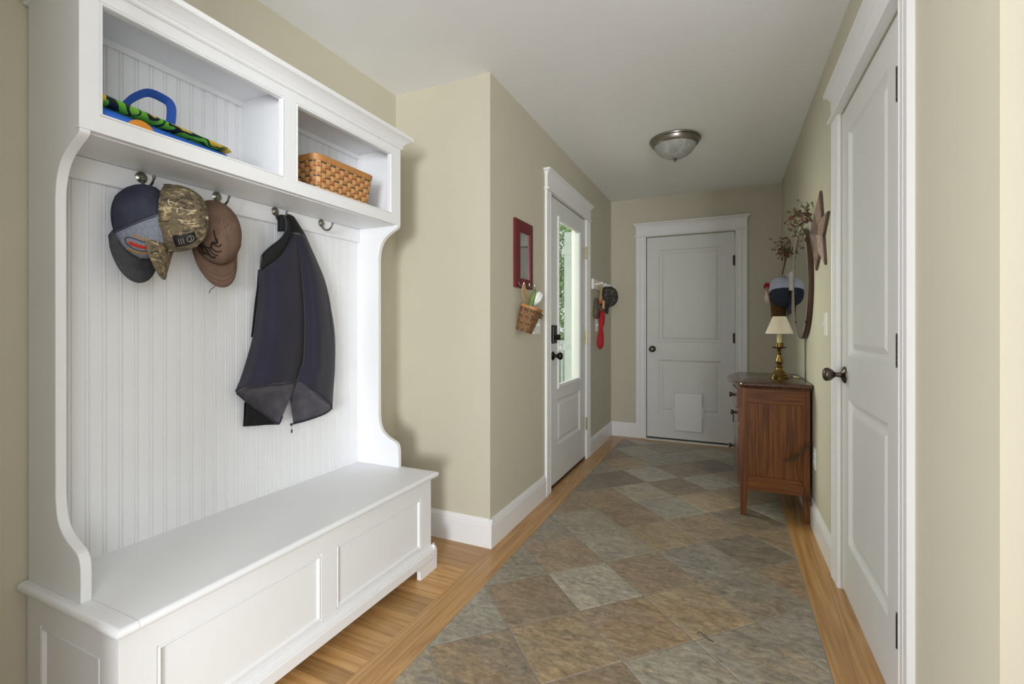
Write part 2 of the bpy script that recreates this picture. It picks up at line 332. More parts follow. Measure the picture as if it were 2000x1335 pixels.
class MB:
    def __init__(s):
        s.v, s.f, s.m = [], [], []
    def add(s, pts):
        k = len(s.v); s.v += [Vector(p) for p in pts]; return list(range(k, k + len(pts)))
    def poly(s, pts, mi=0):
        s.f.append(s.add(pts)); s.m.append(mi)
    def box(s, x0, x1, y0, y1, z0, z1, mi=0):
        i = s.add([(x, y, z) for x in (x0, x1) for y in (y0, y1) for z in (z0, z1)])
        for q in ((0, 1, 3, 2), (4, 6, 7, 5), (0, 4, 5, 1), (2, 3, 7, 6), (0, 2, 6, 4), (1, 5, 7, 3)):
            s.f.append([i[k] for k in q]); s.m.append(mi)
    def grid(s, rows, closeu=False, closev=False, mi=0, cap=False):
        """rows: list of equal-length lists of points; closeu closes each row"""
        ids = [s.add(r) for r in rows]
        nr, nc = len(ids), len(ids[0])
        for a in range(nr if closev else nr - 1):
            for b in range(nc if closeu else nc - 1):
                r0, r1 = ids[a], ids[(a + 1) % nr]
                s.f.append([r0[b], r0[(b + 1) % nc], r1[(b + 1) % nc], r1[b]]); s.m.append(mi)
        if cap:
            s.f.append(list(reversed(ids[0]))); s.m.append(mi)
            s.f.append(ids[-1]); s.m.append(mi)
    def prism(s, poly, fn, w0, w1, mi=0):
        """poly: list of (u, v); fn(u, v, w) -> point"""
        s.grid([[fn(u, v, w) for u, v in poly] for w in (w0, w1)], closeu=True, cap=True, mi=mi)
    def lathe(s, prof, mat=None, seg=24, mi=0, cap=True, wob=None):
        """prof: (radius, height) along local z"""
        mat = mat or Matrix.Identity(4)
        rows = []
        for r, h in prof:
            row = []
            for k in range(seg):
                a = 2 * PI * k / seg
                rr = r * (wob(a, h) if wob else 1)
                row.append(mat @ Vector((rr * math.cos(a), rr * math.sin(a), h)))
            rows.append(row)
        s.grid(rows, closeu=True, cap=cap, mi=mi)
    def tube(s, path, r, seg=8, mi=0, cap=True, closed=False):
        path = [Vector(p) for p in path]
        n = len(path)
        rs = r if isinstance(r, (list, tuple)) else [r] * n
        rows = []
        up = None
        for i, p in enumerate(path):
            if closed: d = path[(i + 1) % n] - path[i - 1]
            else: d = path[min(i + 1, n - 1)] - path[max(i - 1, 0)]
            if d.length < 1e-9: d = Vector((0, 0, 1))
            d.normalize()
            if up is None:
                up = Vector((0, 0, 1)) if abs(d.z) < 0.9 else Vector((1, 0, 0))
            a = d.cross(up)
            if a.length < 1e-6: a = d.cross(Vector((1, 0.3, 0)))
            a.normalize(); b2 = a.cross(d).normalized(); up = b2
            rows.append([p + (a * math.cos(2 * PI * k / seg) + b2 * math.sin(2 * PI * k / seg)) * rs[i] for k in range(seg)])
        s.grid(rows, closeu=True, closev=closed, cap=cap and not closed, mi=mi)
    def ribbon(s, path, wid, nrm, th, mi=0):
        """flat strap: path points, width direction list or vector, normal direction list or vector"""
        n = len(path); rows = []
        for i, p in enumerate(path):
            w = Vector(wid[i] if isinstance(wid, list) else wid); q = Vector(nrm[i] if isinstance(nrm, list) else nrm)
            p = Vector(p)
            rows.append([p - w - q * th / 2, p + w - q * th / 2, p + w + q * th / 2, p - w + q * th / 2])
        s.grid(rows, closeu=True, cap=True, mi=mi)
    def ball(s, c, r, mi=0, seg=10, rings=6, sc=(1, 1, 1)):
        c = Vector(c)
        prof = [(max(1e-5, r * math.sin(PI * k / rings)), -r * math.cos(PI * k / rings)) for k in range(rings + 1)]
        rows = [[c + Vector((q * math.cos(2 * PI * k / seg) * sc[0], q * math.sin(2 * PI * k / seg) * sc[1], h * sc[2])) for k in range(seg)] for q, h in prof]
        s.grid(rows, closeu=True, cap=True, mi=mi)
    def xf(s, M, a=0):
        for i in range(a, len(s.v)): s.v[i] = M @ s.v[i]
        return s
    def build(s, name, mat, parent=None, smooth=None, bevel=0.0, seg=2, solid=0.0, sub=0, origin=None, recalc=True):
        me = bpy.data.meshes.new(name)
        if parent is not None: o0 = ORG[parent.name]
        elif origin is not None: o0 = Vector(origin)
        else:
            xs = [v.x for v in s.v]; ys = [v.y for v in s.v]; zs = [v.z for v in s.v]
            o0 = Vector(((min(xs) + max(xs)) / 2, (min(ys) + max(ys)) / 2, min(zs)))
        me.from_pydata([tuple(v - o0) for v in s.v], [], s.f)
        mats = mat if isinstance(mat, (list, tuple)) else [mat]
        for q in mats: me.materials.append(q)
        for p, mi in zip(me.polygons, s.m): p.material_index = mi
        bm = bmesh.new(); bm.from_mesh(me)
        bmesh.ops.remove_doubles(bm, verts=bm.verts, dist=1e-6)
        if recalc: bmesh.ops.recalc_face_normals(bm, faces=bm.faces)
        bm.to_mesh(me); bm.free()
        if smooth is not None:
            for p in me.polygons: p.use_smooth = True
            me.set_sharp_from_angle(angle=math.radians(smooth))
        o = bpy.data.objects.new(name, me); C.objects.link(o)
        if parent is not None: o.parent = parent
        else: o.location = o0
        ORG[o.name] = o0
        if solid:
            md = o.modifiers.new('thick', 'SOLIDIFY'); md.thickness = solid; md.offset = 0
        if sub:
            md = o.modifiers.new('sub', 'SUBSURF'); md.levels = sub; md.render_levels = sub
        if bevel:
            md = o.modifiers.new('bev', 'BEVEL'); md.width = bevel; md.segments = seg; md.limit_method = 'ANGLE'
            md.angle_limit = math.radians(40)
        return o

def tag(o, label, cat, group=None, kind=None):
    o['label'] = label; o['category'] = cat
    if group: o['group'] = group
    if kind: o['kind'] = kind
    return o

def thing(name, label, cat, loc, group=None, kind=None):
    o = bpy.data.objects.new(name, None); C.objects.link(o)
    o.location = loc; o.empty_display_size = 0.05
    ORG[o.name] = Vector(loc)
    return tag(o, label, cat, group, kind)

def box(name, mat, b, parent=None, bevel=0.002, **kw):
    mb = MB(); mb.box(*b); return mb.build(name, mat, parent, bevel=bevel, **kw)

def frame(origin, xa, ya, za):
    M = Matrix.Identity(4)
    for k, a in enumerate((xa, ya, za)):
        a = Vector(a)
        for r in range(3): M[r][k] = a[r]
    for r in range(3): M[r][3] = Vector(origin)[r]
    return M

def catmull(pts, n):
    pts = [Vector(p) for p in pts]
    P = [pts[0] * 2 - pts[1]] + pts + [pts[-1] * 2 - pts[-2]]
    out = []
    for i in range(1, len(P) - 2):
        for k in range(n):
            t = k / n
            a, b, c, d = P[i - 1], P[i], P[i + 1], P[i + 2]
            out.append(0.5 * ((2 * b) + (c - a) * t + (2 * a - 5 * b + 4 * c - d) * t * t + (3 * b - a - 3 * c + d) * t ** 3))
    out.append(pts[-1])
    return out

def rings_panel(mb, fn, u0, u1, v0, v1, prof):
    """moulded panel: prof (inset, height)"""
    rows = []
    for i, h in prof:
        rows.append([fn(u0 + i, v0 + i, h), fn(u1 - i, v0 + i, h), fn(u1 - i, v1 - i, h), fn(u0 + i, v1 - i, h)])
    mb.grid(rows, closeu=True)
    mb.poly(rows[-1])

def panel_board(mb, fn, U, V, T, panels, prof, back=True):
    """board U[0]..U[1] x V[0]..V[1], front at height 0, back at -T, moulded panels in the front"""
    us = sorted({U[0], U[1]} | {p[0] for p in panels} | {p[1] for p in panels})
    vs = sorted({V[0], V[1]} | {p[2] for p in panels} | {p[3] for p in panels})
    for a in range(len(us) - 1):
        for b in range(len(vs) - 1):
            cu, cv = (us[a] + us[a + 1]) / 2, (vs[b] + vs[b + 1]) / 2
            if any(p[0] < cu < p[1] and p[2] < cv < p[3] for p in panels): continue
            mb.poly([fn(us[a], vs[b], 0), fn(us[a + 1], vs[b], 0), fn(us[a + 1], vs[b + 1], 0), fn(us[a], vs[b + 1], 0)])
    for p in panels: rings_panel(mb, fn, p[0], p[1], p[2], p[3], prof)
    # edges and back
    for seq, const in ((us, V[0]), (us, V[1])):
        for a in range(len(seq) - 1):
            mb.poly([fn(seq[a], const, 0), fn(seq[a + 1], const, 0), fn(seq[a + 1], const, -T), fn(seq[a], const, -T)])
    for const in (U[0], U[1]):
        for a in range(len(vs) - 1):
            mb.poly([fn(const, vs[a], 0), fn(const, vs[a + 1], 0), fn(const, vs[a + 1], -T), fn(const, vs[a], -T)])
    if back:
        for a in range(len(us) - 1):
            for b in range(len(vs) - 1):
                mb.poly([fn(us[a], vs[b], -T), fn(us[a + 1], vs[b], -T), fn(us[a + 1], vs[b + 1], -T), fn(us[a], vs[b + 1], -T)])
# ================================================================== THE SETTING
LX, RX, BY, AX, AY, CZ = -1.115, 0.448, 4.93, -1.72, 2.157, 2.455
YN = -1.1
def struct(o, label, cat): return tag(o, label, cat, kind='structure')

# floor: oak boards, tile inlay, border strips
TX0, TX1, TY1 = -0.976, 0.312, 4.80
mb = MB()
mb.box(AX - .1, TX0 - .139, YN, BY + .1, -.06, 0)
mb.box(TX1 + .1561, 3.3, YN - 1.2, 1.3, -.06, 0)
mb.box(TX0 - .139, TX1 + .156, YN, BY + .1, -.06, -.008)
floor = mb.build('floor', oak_b, origin=(0, 0, 0))
struct(floor, 'oak board floor with a diagonal slate tile inlay down the hallway', 'floor')
mb = MB(); mb.box(TX0 - .139, TX0, YN, BY + .1, -.008, 0); mb.build('wood_border', oak_s, floor, bevel=.0008)
mb = MB(); mb.box(TX1, TX1 + .156, YN, BY + .1, -.008, 0); mb.build('wood_border', oak_s, floor, bevel=.0008)
mb = MB(); mb.box(TX0, TX1, TY1, BY + .1, -.008, 0); mb.build('wood_border', oak_x, floor, bevel=.0008)
mb = MB(); mb.box(TX0, TX1, YN, TY1, -.008, -.0012); mb.build('grout_bed', grout, floor)

# tiles: lattice fitted to the photo, 45 degrees, clipped to the inlay
TS, TOX, TOY = 0.3033, -0.5393, 2.2548
GR, BR, TN, LT, DK, GG = (147, 142, 129), (140, 124, 105), (154, 138, 114), (164, 158, 144), (120, 112, 101), (142, 138, 126)
KN = {(0, 0): (BR, .25), (1, 0): (GR, .1), (2, 0): (DK, .1), (3, 0): (BR, .2), (-1, 0): (LT, .15), (0, 1): (TN, .6), (1, 1): (GR, .45),
      (2, 1): (BR, .5), (-1, 1): (BR, .95), (-2, 1): (TN, .75), (0, 2): (GR, .5), (1, 2): (GR, .2), (-1, 2): (GR, .4), (-2, 2): (BR, .7),
      (0, -1): (LT, .5), (1, -1): (TN, .5), (2, -1): (BR, .2), (3, -1): (DK, .5), (-1, -1): (BR, .3), (-2, 0): (BR, .3), (-3, 0): (GG, .1),
      (-3, 1): (DK, .7), (-3, 2): (GG, .2), (-2, -1): (GG, .2), (0, -2): (GR, .3), (1, -2): (BR, .3), (2, -2): (GG, .2), (-1, -2): (GR, .3),
      (2, 2): (GR, .2), (-1, 3): (BR, .5), (0, 3): (GR, .5), (-4, 1): (GR, .6), (-4, 2): (BR, .7)}
def clip(poly, fx, keep_less, c):
    out = []
    for i in range(len(poly)):
        a, b = poly[i], poly[(i + 1) % len(poly)]
        ia = (a[fx] <= c) == keep_less; ib = (b[fx] <= c) == keep_less
        if ia: out.append(a)
        if ia != ib:
            t = (c - a[fx]) / (b[fx] - a[fx])
            out.append((a[0] + (b[0] - a[0]) * t, a[1] + (b[1] - a[1]) * t))
    return out
mb = MB(); tints = []
rq = math.sqrt(.5)
rnd = random.Random(11)
for i in range(-26, 26):
    for j in range(-26, 26):
        g = .0022
        def q(a, b): return (TOX + TS * rq * (a + b), TOY + TS * rq * (a - b))
        e = g / TS
        poly = [q(i + e, j + e), q(i + 1 - e, j + e), q(i + 1 - e, j + 1 - e), q(i + e, j + 1 - e)]
        for fx, kl, cc in ((0, False, TX0 + .001), (0, True, TX1 - .004), (1, False, YN), (1, True, TY1 - .001)):
            if poly: poly = clip(poly, fx, kl, cc)
        if len(poly) < 3: continue
        r_col, am = KN.get((i, j), (rnd.choice((GR, GR, BR, TN, GG, DK, LT)), rnd.choice((.05, .2, .4, .6))))
        k = rnd.uniform(1.02, 1.16)
        c = srgb(*[min(255, v * k) for v in r_col])
        n = len(poly)
        cx = sum(p[0] for p in poly) / n; cy = sum(p[1] for p in poly) / n
        inn = []
        for p in poly:
            d = math.hypot(p[0] - cx, p[1] - cy); s = max(0, 1 - .003 / max(d, .004))
            inn.append((cx + (p[0] - cx) * s, cy + (p[1] - cy) * s))
        k0 = len(mb.f)
        mb.grid([[(p[0], p[1], -.0015) for p in poly], [(p[0], p[1], 0.0) for p in inn]], closeu=True)
        mb.poly([(p[0], p[1], 0.0) for p in inn])
        tints += [(c[0], c[1], c[2], am)] * (len(mb.f) - k0)
inl = mb.build('tile_inlay', tile_m, floor, recalc=False)
ca = inl.data.color_attributes.new('tint', 'FLOAT_COLOR', 'CORNER')
for p in inl.data.polygons:
    for li in p.loop_indices: ca.data[li].color = tints[p.index]

mb = MB(); mb.box(AX - .12, 3.3, -1.1, BY + .2, CZ, CZ + .1)
struct(mb.build('ceiling', ceilm), 'flat white ceiling over the hallway', 'ceiling')

# door openings
D1 = (3.055, 3.95, 2.062); D2 = (-.755, .068, 2.05); D3 = (1.662, 2.455, 2.062)
mb = MB()
mb.box(LX - .12, LX, AY + .115, D1[0], 0, CZ); mb.box(LX - .12, LX, D1[1], BY + .12, 0, CZ); mb.box(LX - .12, LX, D1[0], D1[1], D1[2], CZ)
struct(mb.build('wall_left', wallm), 'beige wall with the glazed entry door on the left of the hallway', 'wall')
mb = MB(); mb.box(AX - .12, LX, AY, AY + .115, 0, CZ)
struct(mb.build('wall_alcove_end', wallm), 'short beige wall at the far end of the bench alcove', 'wall')
mb = MB(); mb.box(AX - .12, AX, .271, AY, 0, CZ)
struct(mb.build('wall_alcove', wallm), 'beige wall behind the white hall tree', 'wall')
mb = MB()
mb.box(LX, D2[0], BY, BY + .12, 0, CZ); mb.box(D2[1], RX + .12, BY, BY + .12, 0, CZ); mb.box(D2[0], D2[1], BY, BY + .12, D2[2], CZ)
struct(mb.build('wall_back', wallm), 'beige wall with a white door at the far end of the hallway', 'wall')
mb = MB()
mb.box(RX, RX + .12, 1.14, D3[0], 0, CZ); mb.box(RX, RX + .12, D3[1], BY, 0, CZ); mb.box(RX, RX + .12, D3[0], D3[1], D3[2], CZ)
struct(mb.build('wall_right', wallm), 'beige wall with the closet door on the right of the hallway', 'wall')
mb = MB(); mb.box(AX - .12, -1.10, .13, .27, 0, CZ)
struct(mb.build('wall_alcove_near', wallm), 'beige wall at the near end of the bench alcove, just out of view', 'wall')
mb = MB()
WY0, WY1, WZ0, WZ1 = -1.60, -.30, .66, 2.04
mb.box(.72, .84, -2.2, WY0, 0, CZ); mb.box(.72, .84, WY1, 1.139, 0, CZ); mb.box(.72, .84, WY0, WY1, 0, WZ0); mb.box(.72, .84, WY0, WY1, WZ1, CZ)  # unseen wall added to keep light off the right return wall
struct(mb.build('wall_light_block', wallm), 'added beige wall right of the camera, out of view, blocking light', 'wall')
mb = MB()  # made-up window frame, added to surround the near fill lamp
for q in ((WY0 - .09, WY0 + .012, WZ0 - .09, WZ1 + .09), (WY1 - .012, WY1 + .09, WZ0 - .09, WZ1 + .09)): mb.box(.702, .72, *q)
for q in ((WY0, WY1, WZ0 - .09, WZ0 + .012), (WY0, WY1, WZ1 - .012, WZ1 + .09)): mb.box(.702, .72, *q)
for q in ((WY0, WY0 + .045, WZ0, WZ1), (WY1 - .045, WY1, WZ0, WZ1), (WY0, WY1, WZ0, WZ0 + .045), (WY0, WY1, WZ1 - .045, WZ1), (WY0, WY1, 1.33, 1.37)): mb.box(.76, .80, *q)
struct(mb.build('fill_window_frame', trimw), 'added white window frame around the near fill light, out of view', 'window')
mb = MB(); mb.box(RX + .12, 3.3, 1.14, 1.26, 0, CZ)
struct(mb.build('wall_right_return', wallm), 'beige wall turning away at the right edge of the picture', 'wall')

fl = lambda w, t, z: (LX + t, w, z)
fb = lambda w, t, z: (w, BY - t, z)
fr_ = lambda w, t, z: (RX - t, w, z)
fa = lambda w, t, z: (w, AY - t, z)

BASEP = [(0, 0), (.015, 0), (.015, .112), (.0125, .117), (.0125, .127), (.010, .131), (.006, .143), (.004, .147), (0, .147)]
def baseboard(name, fn, runs, label):
    mb = MB()
    for a, b in runs: mb.prism(BASEP, lambda t, z, w: fn(w, t, z), a, b)
    struct(mb.build(name, trimw), label, 'baseboard')
baseboard('baseboard_left', fl, [(AY - .0147, D1[0] - .11), (D1[1] + .10, BY)], 'white baseboard along the left hallway wall')
baseboard('baseboard_alcove', fa, [(AX, LX + .0149)], 'white baseboard across the end of the bench alcove')
baseboard('baseboard_back', fb, [(LX, D2[0] - .098), (D2[1] + .10, RX)], 'white baseboard on the far wall beside the door')
baseboard('baseboard_right', fr_, [(D3[1] + .10, BY)], 'white baseboard along the right wall under the dark cabinet')

CASP = [(0, 0), (0, .010), (.008, .0125), (.014, .0125), (.018, .009), (.024, .0125), (.052, .014), (.057, .010), (.063, .015), (.090, .016), (.094, .018), (.100, .018), (.100, 0)]
def casing(name, fn, a, b, top, label):
    mb = MB()
    mb.prism(CASP, lambda u, t, z: fn(a - u, t, z), 0, top)
    mb.prism(CASP, lambda u, t, z: fn(b + u, t, z), 0, top)
    w0, w1 = a - .10, b + .10
    def lev(z, t, e): return [fn(w0 - e, 0, z), fn(w0 - e, t, z), fn(w1 + e, t, z), fn(w1 + e, 0, z)]
    rows = [lev(top, .022, .002), lev(top, .030, .010), lev(top + .004, .033, .012), lev(top + .010, .033, .012), lev(top + .014, .030, .010),
            lev(top + .014, .020, 0), lev(top + .098, .020, 0), lev(top + .102, .024, .003), lev(top + .108, .026, .005), lev(top + .118, .032, .010), lev(top + .126, .042, .020), lev(top + .128, .046, .024), lev(top + .138, .046, .024)]
    mb.grid(rows, closeu=True, cap=True)
    # jamb lining
    j = .018
    def jb(w0_, w1_, t0_, t1_, z0_, z1_):
        p, q = fn(w0_, t0_, z0_), fn(w1_, t1_, z1_); mb.box(*sorted((p[0], q[0])), *sorted((p[1], q[1])), *sorted((p[2], q[2])))
    jb(a - .012, a + .020, -.118, -.060, 0, top + .002); jb(b - .020, b + .012, -.118, -.060, 0, top + .002); jb(a - .012, b + .012, -.118, -.060, top - .022, top + .002)
    jb(a - .012, b + .012, -.118, -.060, -.004, .028)
    return struct(mb.build(name, trimw), label, 'door casing')
casing('trim_1', fl, D1[0], D1[1], 2.062, 'white moulded casing around the glazed entry door')
casing('trim_2', fb, D2[0], D2[1], 2.054, 'white moulded casing around the far door')
casing('trim_3', fr_, D3[0], D3[1], 2.066, 'white moulded casing around the closet door on the right')

DP = [(0, 0), (.004, -.004), (.012, -.009), (.020, -.0105), (.026, -.0105), (.030, -.009), (.046, -.004), (.048, -.0035)]

def knob(parent, base, nrm, mat, r=.027, rose=.033, out=.058, name='door_knob'):
    """round knob with a rose; base on the door face, nrm outward"""
    n = Vector(nrm); a = Vector((0, 0, 1)); b = n.cross(a)
    M = frame(base, a, b, n)
    mb = MB()
    mb.lathe([(rose, 0), (rose, .003), (rose * .93, .006), (rose * .75, .009), (rose * .6, .012), (.012, .016), (.010, .022), (.010, out - r * .95),
              (.014, out - r * .85), (r * .7, out - r * .62), (r * .93, out - r * .3), (r, out), (r * .95, out + r * .25), (r * .78, out + r * .45), (r * .5, out + r * .56), (.001, out + r * .6)], M, 28)
    return mb.build(name, mat, parent, smooth=50)

def hinge(parent, p, ax1, ax2, mat, h=.09):
    """knuckle at p (centre), leaves along ax1 and ax2"""
    mb = MB(); p = Vector(p); r = .0068
    for k in range(5):
        z0 = -h / 2 + k * h / 5
        mb.lathe([(r, z0 + .0008), (r, z0 + h / 5 - .0008)], Matrix.Translation(p), 12)
    mb.lathe([(.003, -h / 2 - .004), (r, -h / 2 - .001), (r, -h / 2)], Matrix.Translation(p), 12)
    mb.lathe([(r, h / 2), (r, h / 2 + .001), (.003, h / 2 + .004)], Matrix.Translation(p), 12)
    for ax in (ax1, ax2):
        a = Vector(ax); n = Vector((abs(a.y) > .5, abs(a.x) > .5, 0)).normalized() * .0012
        q = [p + Vector((0, 0, s)) * h / 2 + a * t + n * u for u in (-1, 1) for s in (-1, 1) for t in (.003, .020)]
        i = mb.add(q)
        for f in ((0, 1, 3, 2), (4, 6, 7, 5), (0, 4, 5, 1), (2, 3, 7, 6), (0, 2, 6, 4), (1, 5, 7, 3)):
            mb.f.append([i[k] for k in f]); mb.m.append(0)
    return mb.build('hinge', mat, parent, smooth=30)

# ---- door_1: glazed entry door
FX1 = LX - .006
d1 = lambda u, v, h: (FX1 + h, u, v)
mb = MB()
y0, y1 = D1[0] + .003, D1[1] - .003
G = (3.232, 3.80, .690, 1.945)
for (a, b, c, d) in ((y0, G[0], .02, 2.056), (G[1], y1, .02, 2.056), (G[0], G[1], G[3], 2.056), (G[0], G[1], .612, G[2]), (G[0], G[1], .02, .282)):
    mb.box(FX1 - .044, FX1, a, b, c, d)
PP = (G[0], G[1], .282, .612)
rings_panel(mb, d1, *PP, DP)
mb.box(FX1 - .044, FX1 - .03, *PP)
door1 = struct(mb.build('door_1', doorw, origin=(FX1, y0, .02)), 'white entry door with a tall glass pane and dark bronze lock', 'door')
mb = MB()
rows = []
for i, h in [(0, -.005), (0, .006), (.004, .010), (.012, .011), (.018, .009), (.026, .004), (.030, -.002), (.030, -.014)]:
    rows.append([d1(G[0] + i, G[2] + i, h), d1(G[1] - i, G[2] + i, h), d1(G[1] - i, G[3] - i, h), d1(G[0] + i, G[3] - i, h)])
mb.grid(rows, closeu=True)
mb.build('glazing_frame', doorw, door1)
mb = MB(); mb.box(FX1 - .024, FX1 - .018, G[0] + .01, G[1] - .01, G[2] + .01, G[3] - .01)
mb.build('glass_pane', glass_m, door1)
knob(door1, (FX1, 3.132, .934), (1, 0, 0), bronze, .027, .032, .056)
kb = MB(); kb.box(FX1, FX1 + .022, 3.095, 3.168, 1.022, 1.152)
dead = kb.build('keypad_lock', bronze, door1, bevel=.008, seg=3)
kb = MB(); kb.lathe([(.014, 0), (.014, .010), (.020, .012), (.020, .026), (.016, .030), (.001, .031)], frame((FX1 + .022, 3.14, 1.066), (0, 0, 1), (0, -1, 0), (1, 0, 0)), 20)
kb.build('thumb_turn', bronze, dead, smooth=40)
for z in (1.775, 1.045, .306): hinge(door1, (FX1 + .016, D1[1] - .003, z), (0, -1, 0), (0, 1, 0), brass_h, .10)
box('door_sweep', bronze, (FX1 - .044, FX1 + .004, y0, y1, .004, .022), door1)

# ---- door_2: far door with the pet flap
FY2 = BY + .012
d2 = lambda u, v, h: (u, FY2 - h, v)
mb = MB(); x0, x1 = D2[0] + .006, D2[1] - .006
PZ2 = [(-.632, -.056, .985, 1.915), (-.632, -.056, .276, .806)]
panel_board(mb, d2, (x0, x1), (.022, 2.046), .04, PZ2, DP)
door2 = struct(mb.build('door_2', doorw, origin=(x0, FY2, .02)), 'white two panel door at the end of the hallway with a pet flap', 'door')
knob(door2, (-.694, FY2, .914), (0, -1, 0), nickel_d, .028, .033, .056)
for z in (1.772, 1.03, .28): hinge(door2, (D2[1] - .002, FY2 - .008, z), (-1, 0, 0), (1, 0, 0), bronze, .092)
pf = MB(); pf.box(-.480, -.222, FY2 - .030, FY2 - .004, .110, .482)
flap = pf.build('pet_flap', trimw, door2, bevel=.006, seg=3)
mb = MB()
for s, xx in ((-1, -.480), (1, -.222)):
    rows = []
    for k in range(9):
        t = k / 8; z = .245 + .11 * t; b = .016 * math.sin(PI * t) ** .6 + .001
        rows.append([(xx - s * .004, FY2 - .022, z), (xx + s * b, FY2 - .020, z), (xx + s * b, FY2 - .004, z), (xx - s * .004, FY2 - .004, z)])
    mb.grid(rows, closeu=True, cap=True)
mb.build('side_catch', trimw, flap, smooth=40)
box('door_sweep', black, (x0, x1, FY2 - .004, FY2 + .04, .008, .021), door2)
mb = MB(); mb.prism([(-.06, 0), (-.055, .006), (-.02, .009), (.06, .009), (.06, 0)], lambda u, v, w: (w, BY + .02 + u, v), D2[0], D2[1])
struct(mb.build('trim_4', peg_w), 'pale threshold strip under the far door', 'threshold')

# ---- door_3: closet door on the right
FX3 = RX + .005
d3 = lambda u, v, h: (FX3 - h, u, v)
mb = MB(); y0, y1 = D3[0] + .004, D3[1] - .004
P3 = [(1.812, 2.335, 1.020, 1.942), (1.812, 2.335, .240, .838)]
panel_board(mb, d3, (y0, y1), (.018, 2.056), .04, P3, [(i * 1.1, h * 1.25) for i, h in DP])
door3 = struct(mb.build('door_3', doorw, origin=(FX3, y0, .02)), 'white two panel closet door with a pewter knob on the right wall', 'door')
knob(door3, (FX3, 2.393, .936), (-1, 0, 0), nickel_d, .029, .036, .064)
mb = MB(); mb.box(FX3 - .0015, FX3 + .02, y1 - .001, y1 + .003, .905, .965); mb.build('strike_plate', nickel_d, door3)
for z in (1.83, 1.072, .275): hinge(door3, (FX3 - .012, D3[0] + .004, z), (0, -1, 0), (0, 1, 0), nickel_d, .092)

# ---- switches and outlet
def plate(name, fn, w, z, label, toggle=True, hw=.036, hh=.058, cat='light switch', n=1):
    mb = MB()
    rows = []
    for e, t in ((0, 0), (0, .003), (.004, .006), (hw, .0065)):
        rows.append([fn(w - hw + min(e, hw - .001), t, z - hh + e * .9), fn(w + hw - min(e, hw - .001), t, z - hh + e * .9), fn(w + hw - min(e, hw - .001), t, z + hh - e * .9), fn(w - hw + min(e, hw - .001), t, z + hh - e * .9)])
    mb.grid(rows[:3], closeu=True, cap=True)
    p0 = fn(w, 0, z - hh)
    o = tag(mb.build(name, switchm, origin=p0), label, cat)
    for k in range(n):
        wk = w + (k - (n - 1) / 2) * .046
        if toggle:
            tm = MB(); q = [fn(wk + a * .005, t, z + b) for t, b0 in ((.004, .011), (.016, .006)) for a in (-1, 1) for b in (-b0 + (.004 if t > .01 else 0), b0 + (.004 if t > .01 else 0))]
            i = tm.add(q)
            for f in ((0, 1, 3, 2), (4, 6, 7, 5), (0, 4, 5, 1), (2, 3, 7, 6), (0, 2, 6, 4), (1, 5, 7, 3)): tm.f.append([i[c] for c in f]); tm.m.append(0)
            tm.build('toggle', switchm, o, bevel=.001)
        else:
            for s in (-1, 1):
                tm = MB(); tm.prism([(math.cos(2 * PI * c / 20) * .016, math.sin(2 * PI * c / 20) * .014) for c in range(20)], lambda a, b, t: fn(wk + a, t, z + s * .02 + b), .004, .0085)
                tm.build('socket', switchm, o)
    return o
plate('light_switch', fl, 2.80, 1.15, 'white switch plate partly hidden behind the hanging splint basket', n=2, hw=.058)
plate('light_switch', fl, 4.33, 1.155, 'white switch plate on the far left wall behind the red cloth')
plate('light_switch', fr_, 2.775, 1.152, 'white toggle switch plate between the tin star and the closet door')
plate('outlet', fr_, 3.105, .40, 'white wall outlet behind the cabinet where the brown cord plugs in', toggle=False, cat='outlet')
# ================================================================== HALL TREE
HT = thing('hall_tree', 'white painted hall tree with storage bench, beadboard back and open cubbies', 'hall tree', (-1.5, 1.23, 0))
ZL = .458
BP = [(0, 0), (.0012, -.004), (.003, -.004), (.0055, .0005), (.009, .0005), (.013, -.004), (.015, -.007)]
# bench front
mb = MB(); panel_board(mb, lambda u, v, h: (-1.272 + h, u, v), (.6034, 1.8526), (.056, .433), .022, [(.682, 1.196, .128, .356), (1.264, 1.772, .128, .356)], BP)
mb.build('bench_front', white, HT)
for y, s in ((.603, -1), (1.853, 1)):
    mb = MB(); panel_board(mb, lambda u, v, h: (u, y + s * h, v), (-1.712, -1.2725), (.056, .433), .022, [(-1.640, -1.352, .128, .356)], BP)
    mb.build('bench_end', white, HT)
mb = MB(); mb.box(-1.714, -1.295, .626, 1.83, .075, .095); mb.build('bench_bottom', white, HT)
# plinth with bracket feet
PL = [(0, 0), (.020, 0), (.020, .092), (.016, .096), (.016, .100), (.010, .104), (.009, .109), (.004, .114), (0, .114)]
def plinth_run(mb, fn, w0, w1, feet):
    z0 = .056
    mb.prism([(t, max(z, z0)) for t, z in PL], lambda t, z, w: fn(w, t, z), w0, w1)
    for a, b, s in feet:   # foot from a (outer) to b with a curved inner shoulder
        pts = [(a, 0), (b, 0), (b, .030)] + [(b + s * .035 * (1 - math.cos(k * PI / 12)), .030 + .027 * math.sin(k * PI / 12)) for k in range(1, 7)] + [(a, .057)]
        mb.prism(pts, lambda w, z, t: fn(w, t, z), 0.0, .020)
mb = MB()
plinth_run(mb, lambda w, t, z: (-1.272 + t, w, z), .583, 1.873, [(.583, .712, 1), (1.873, 1.744, -1)])
plinth_run(mb, lambda w, t, z: (w, .603 - t, z), -1.714, -1.2525, [(-1.714, -1.62, 1), (-1.2525, -1.35, -1)])
plinth_run(mb, lambda w, t, z: (w, 1.853 + t, z), -1.714, -1.2525, [(-1.714, -1.62, 1), (-1.2525, -1.35, -1)])
mb.build('plinth', white, HT)
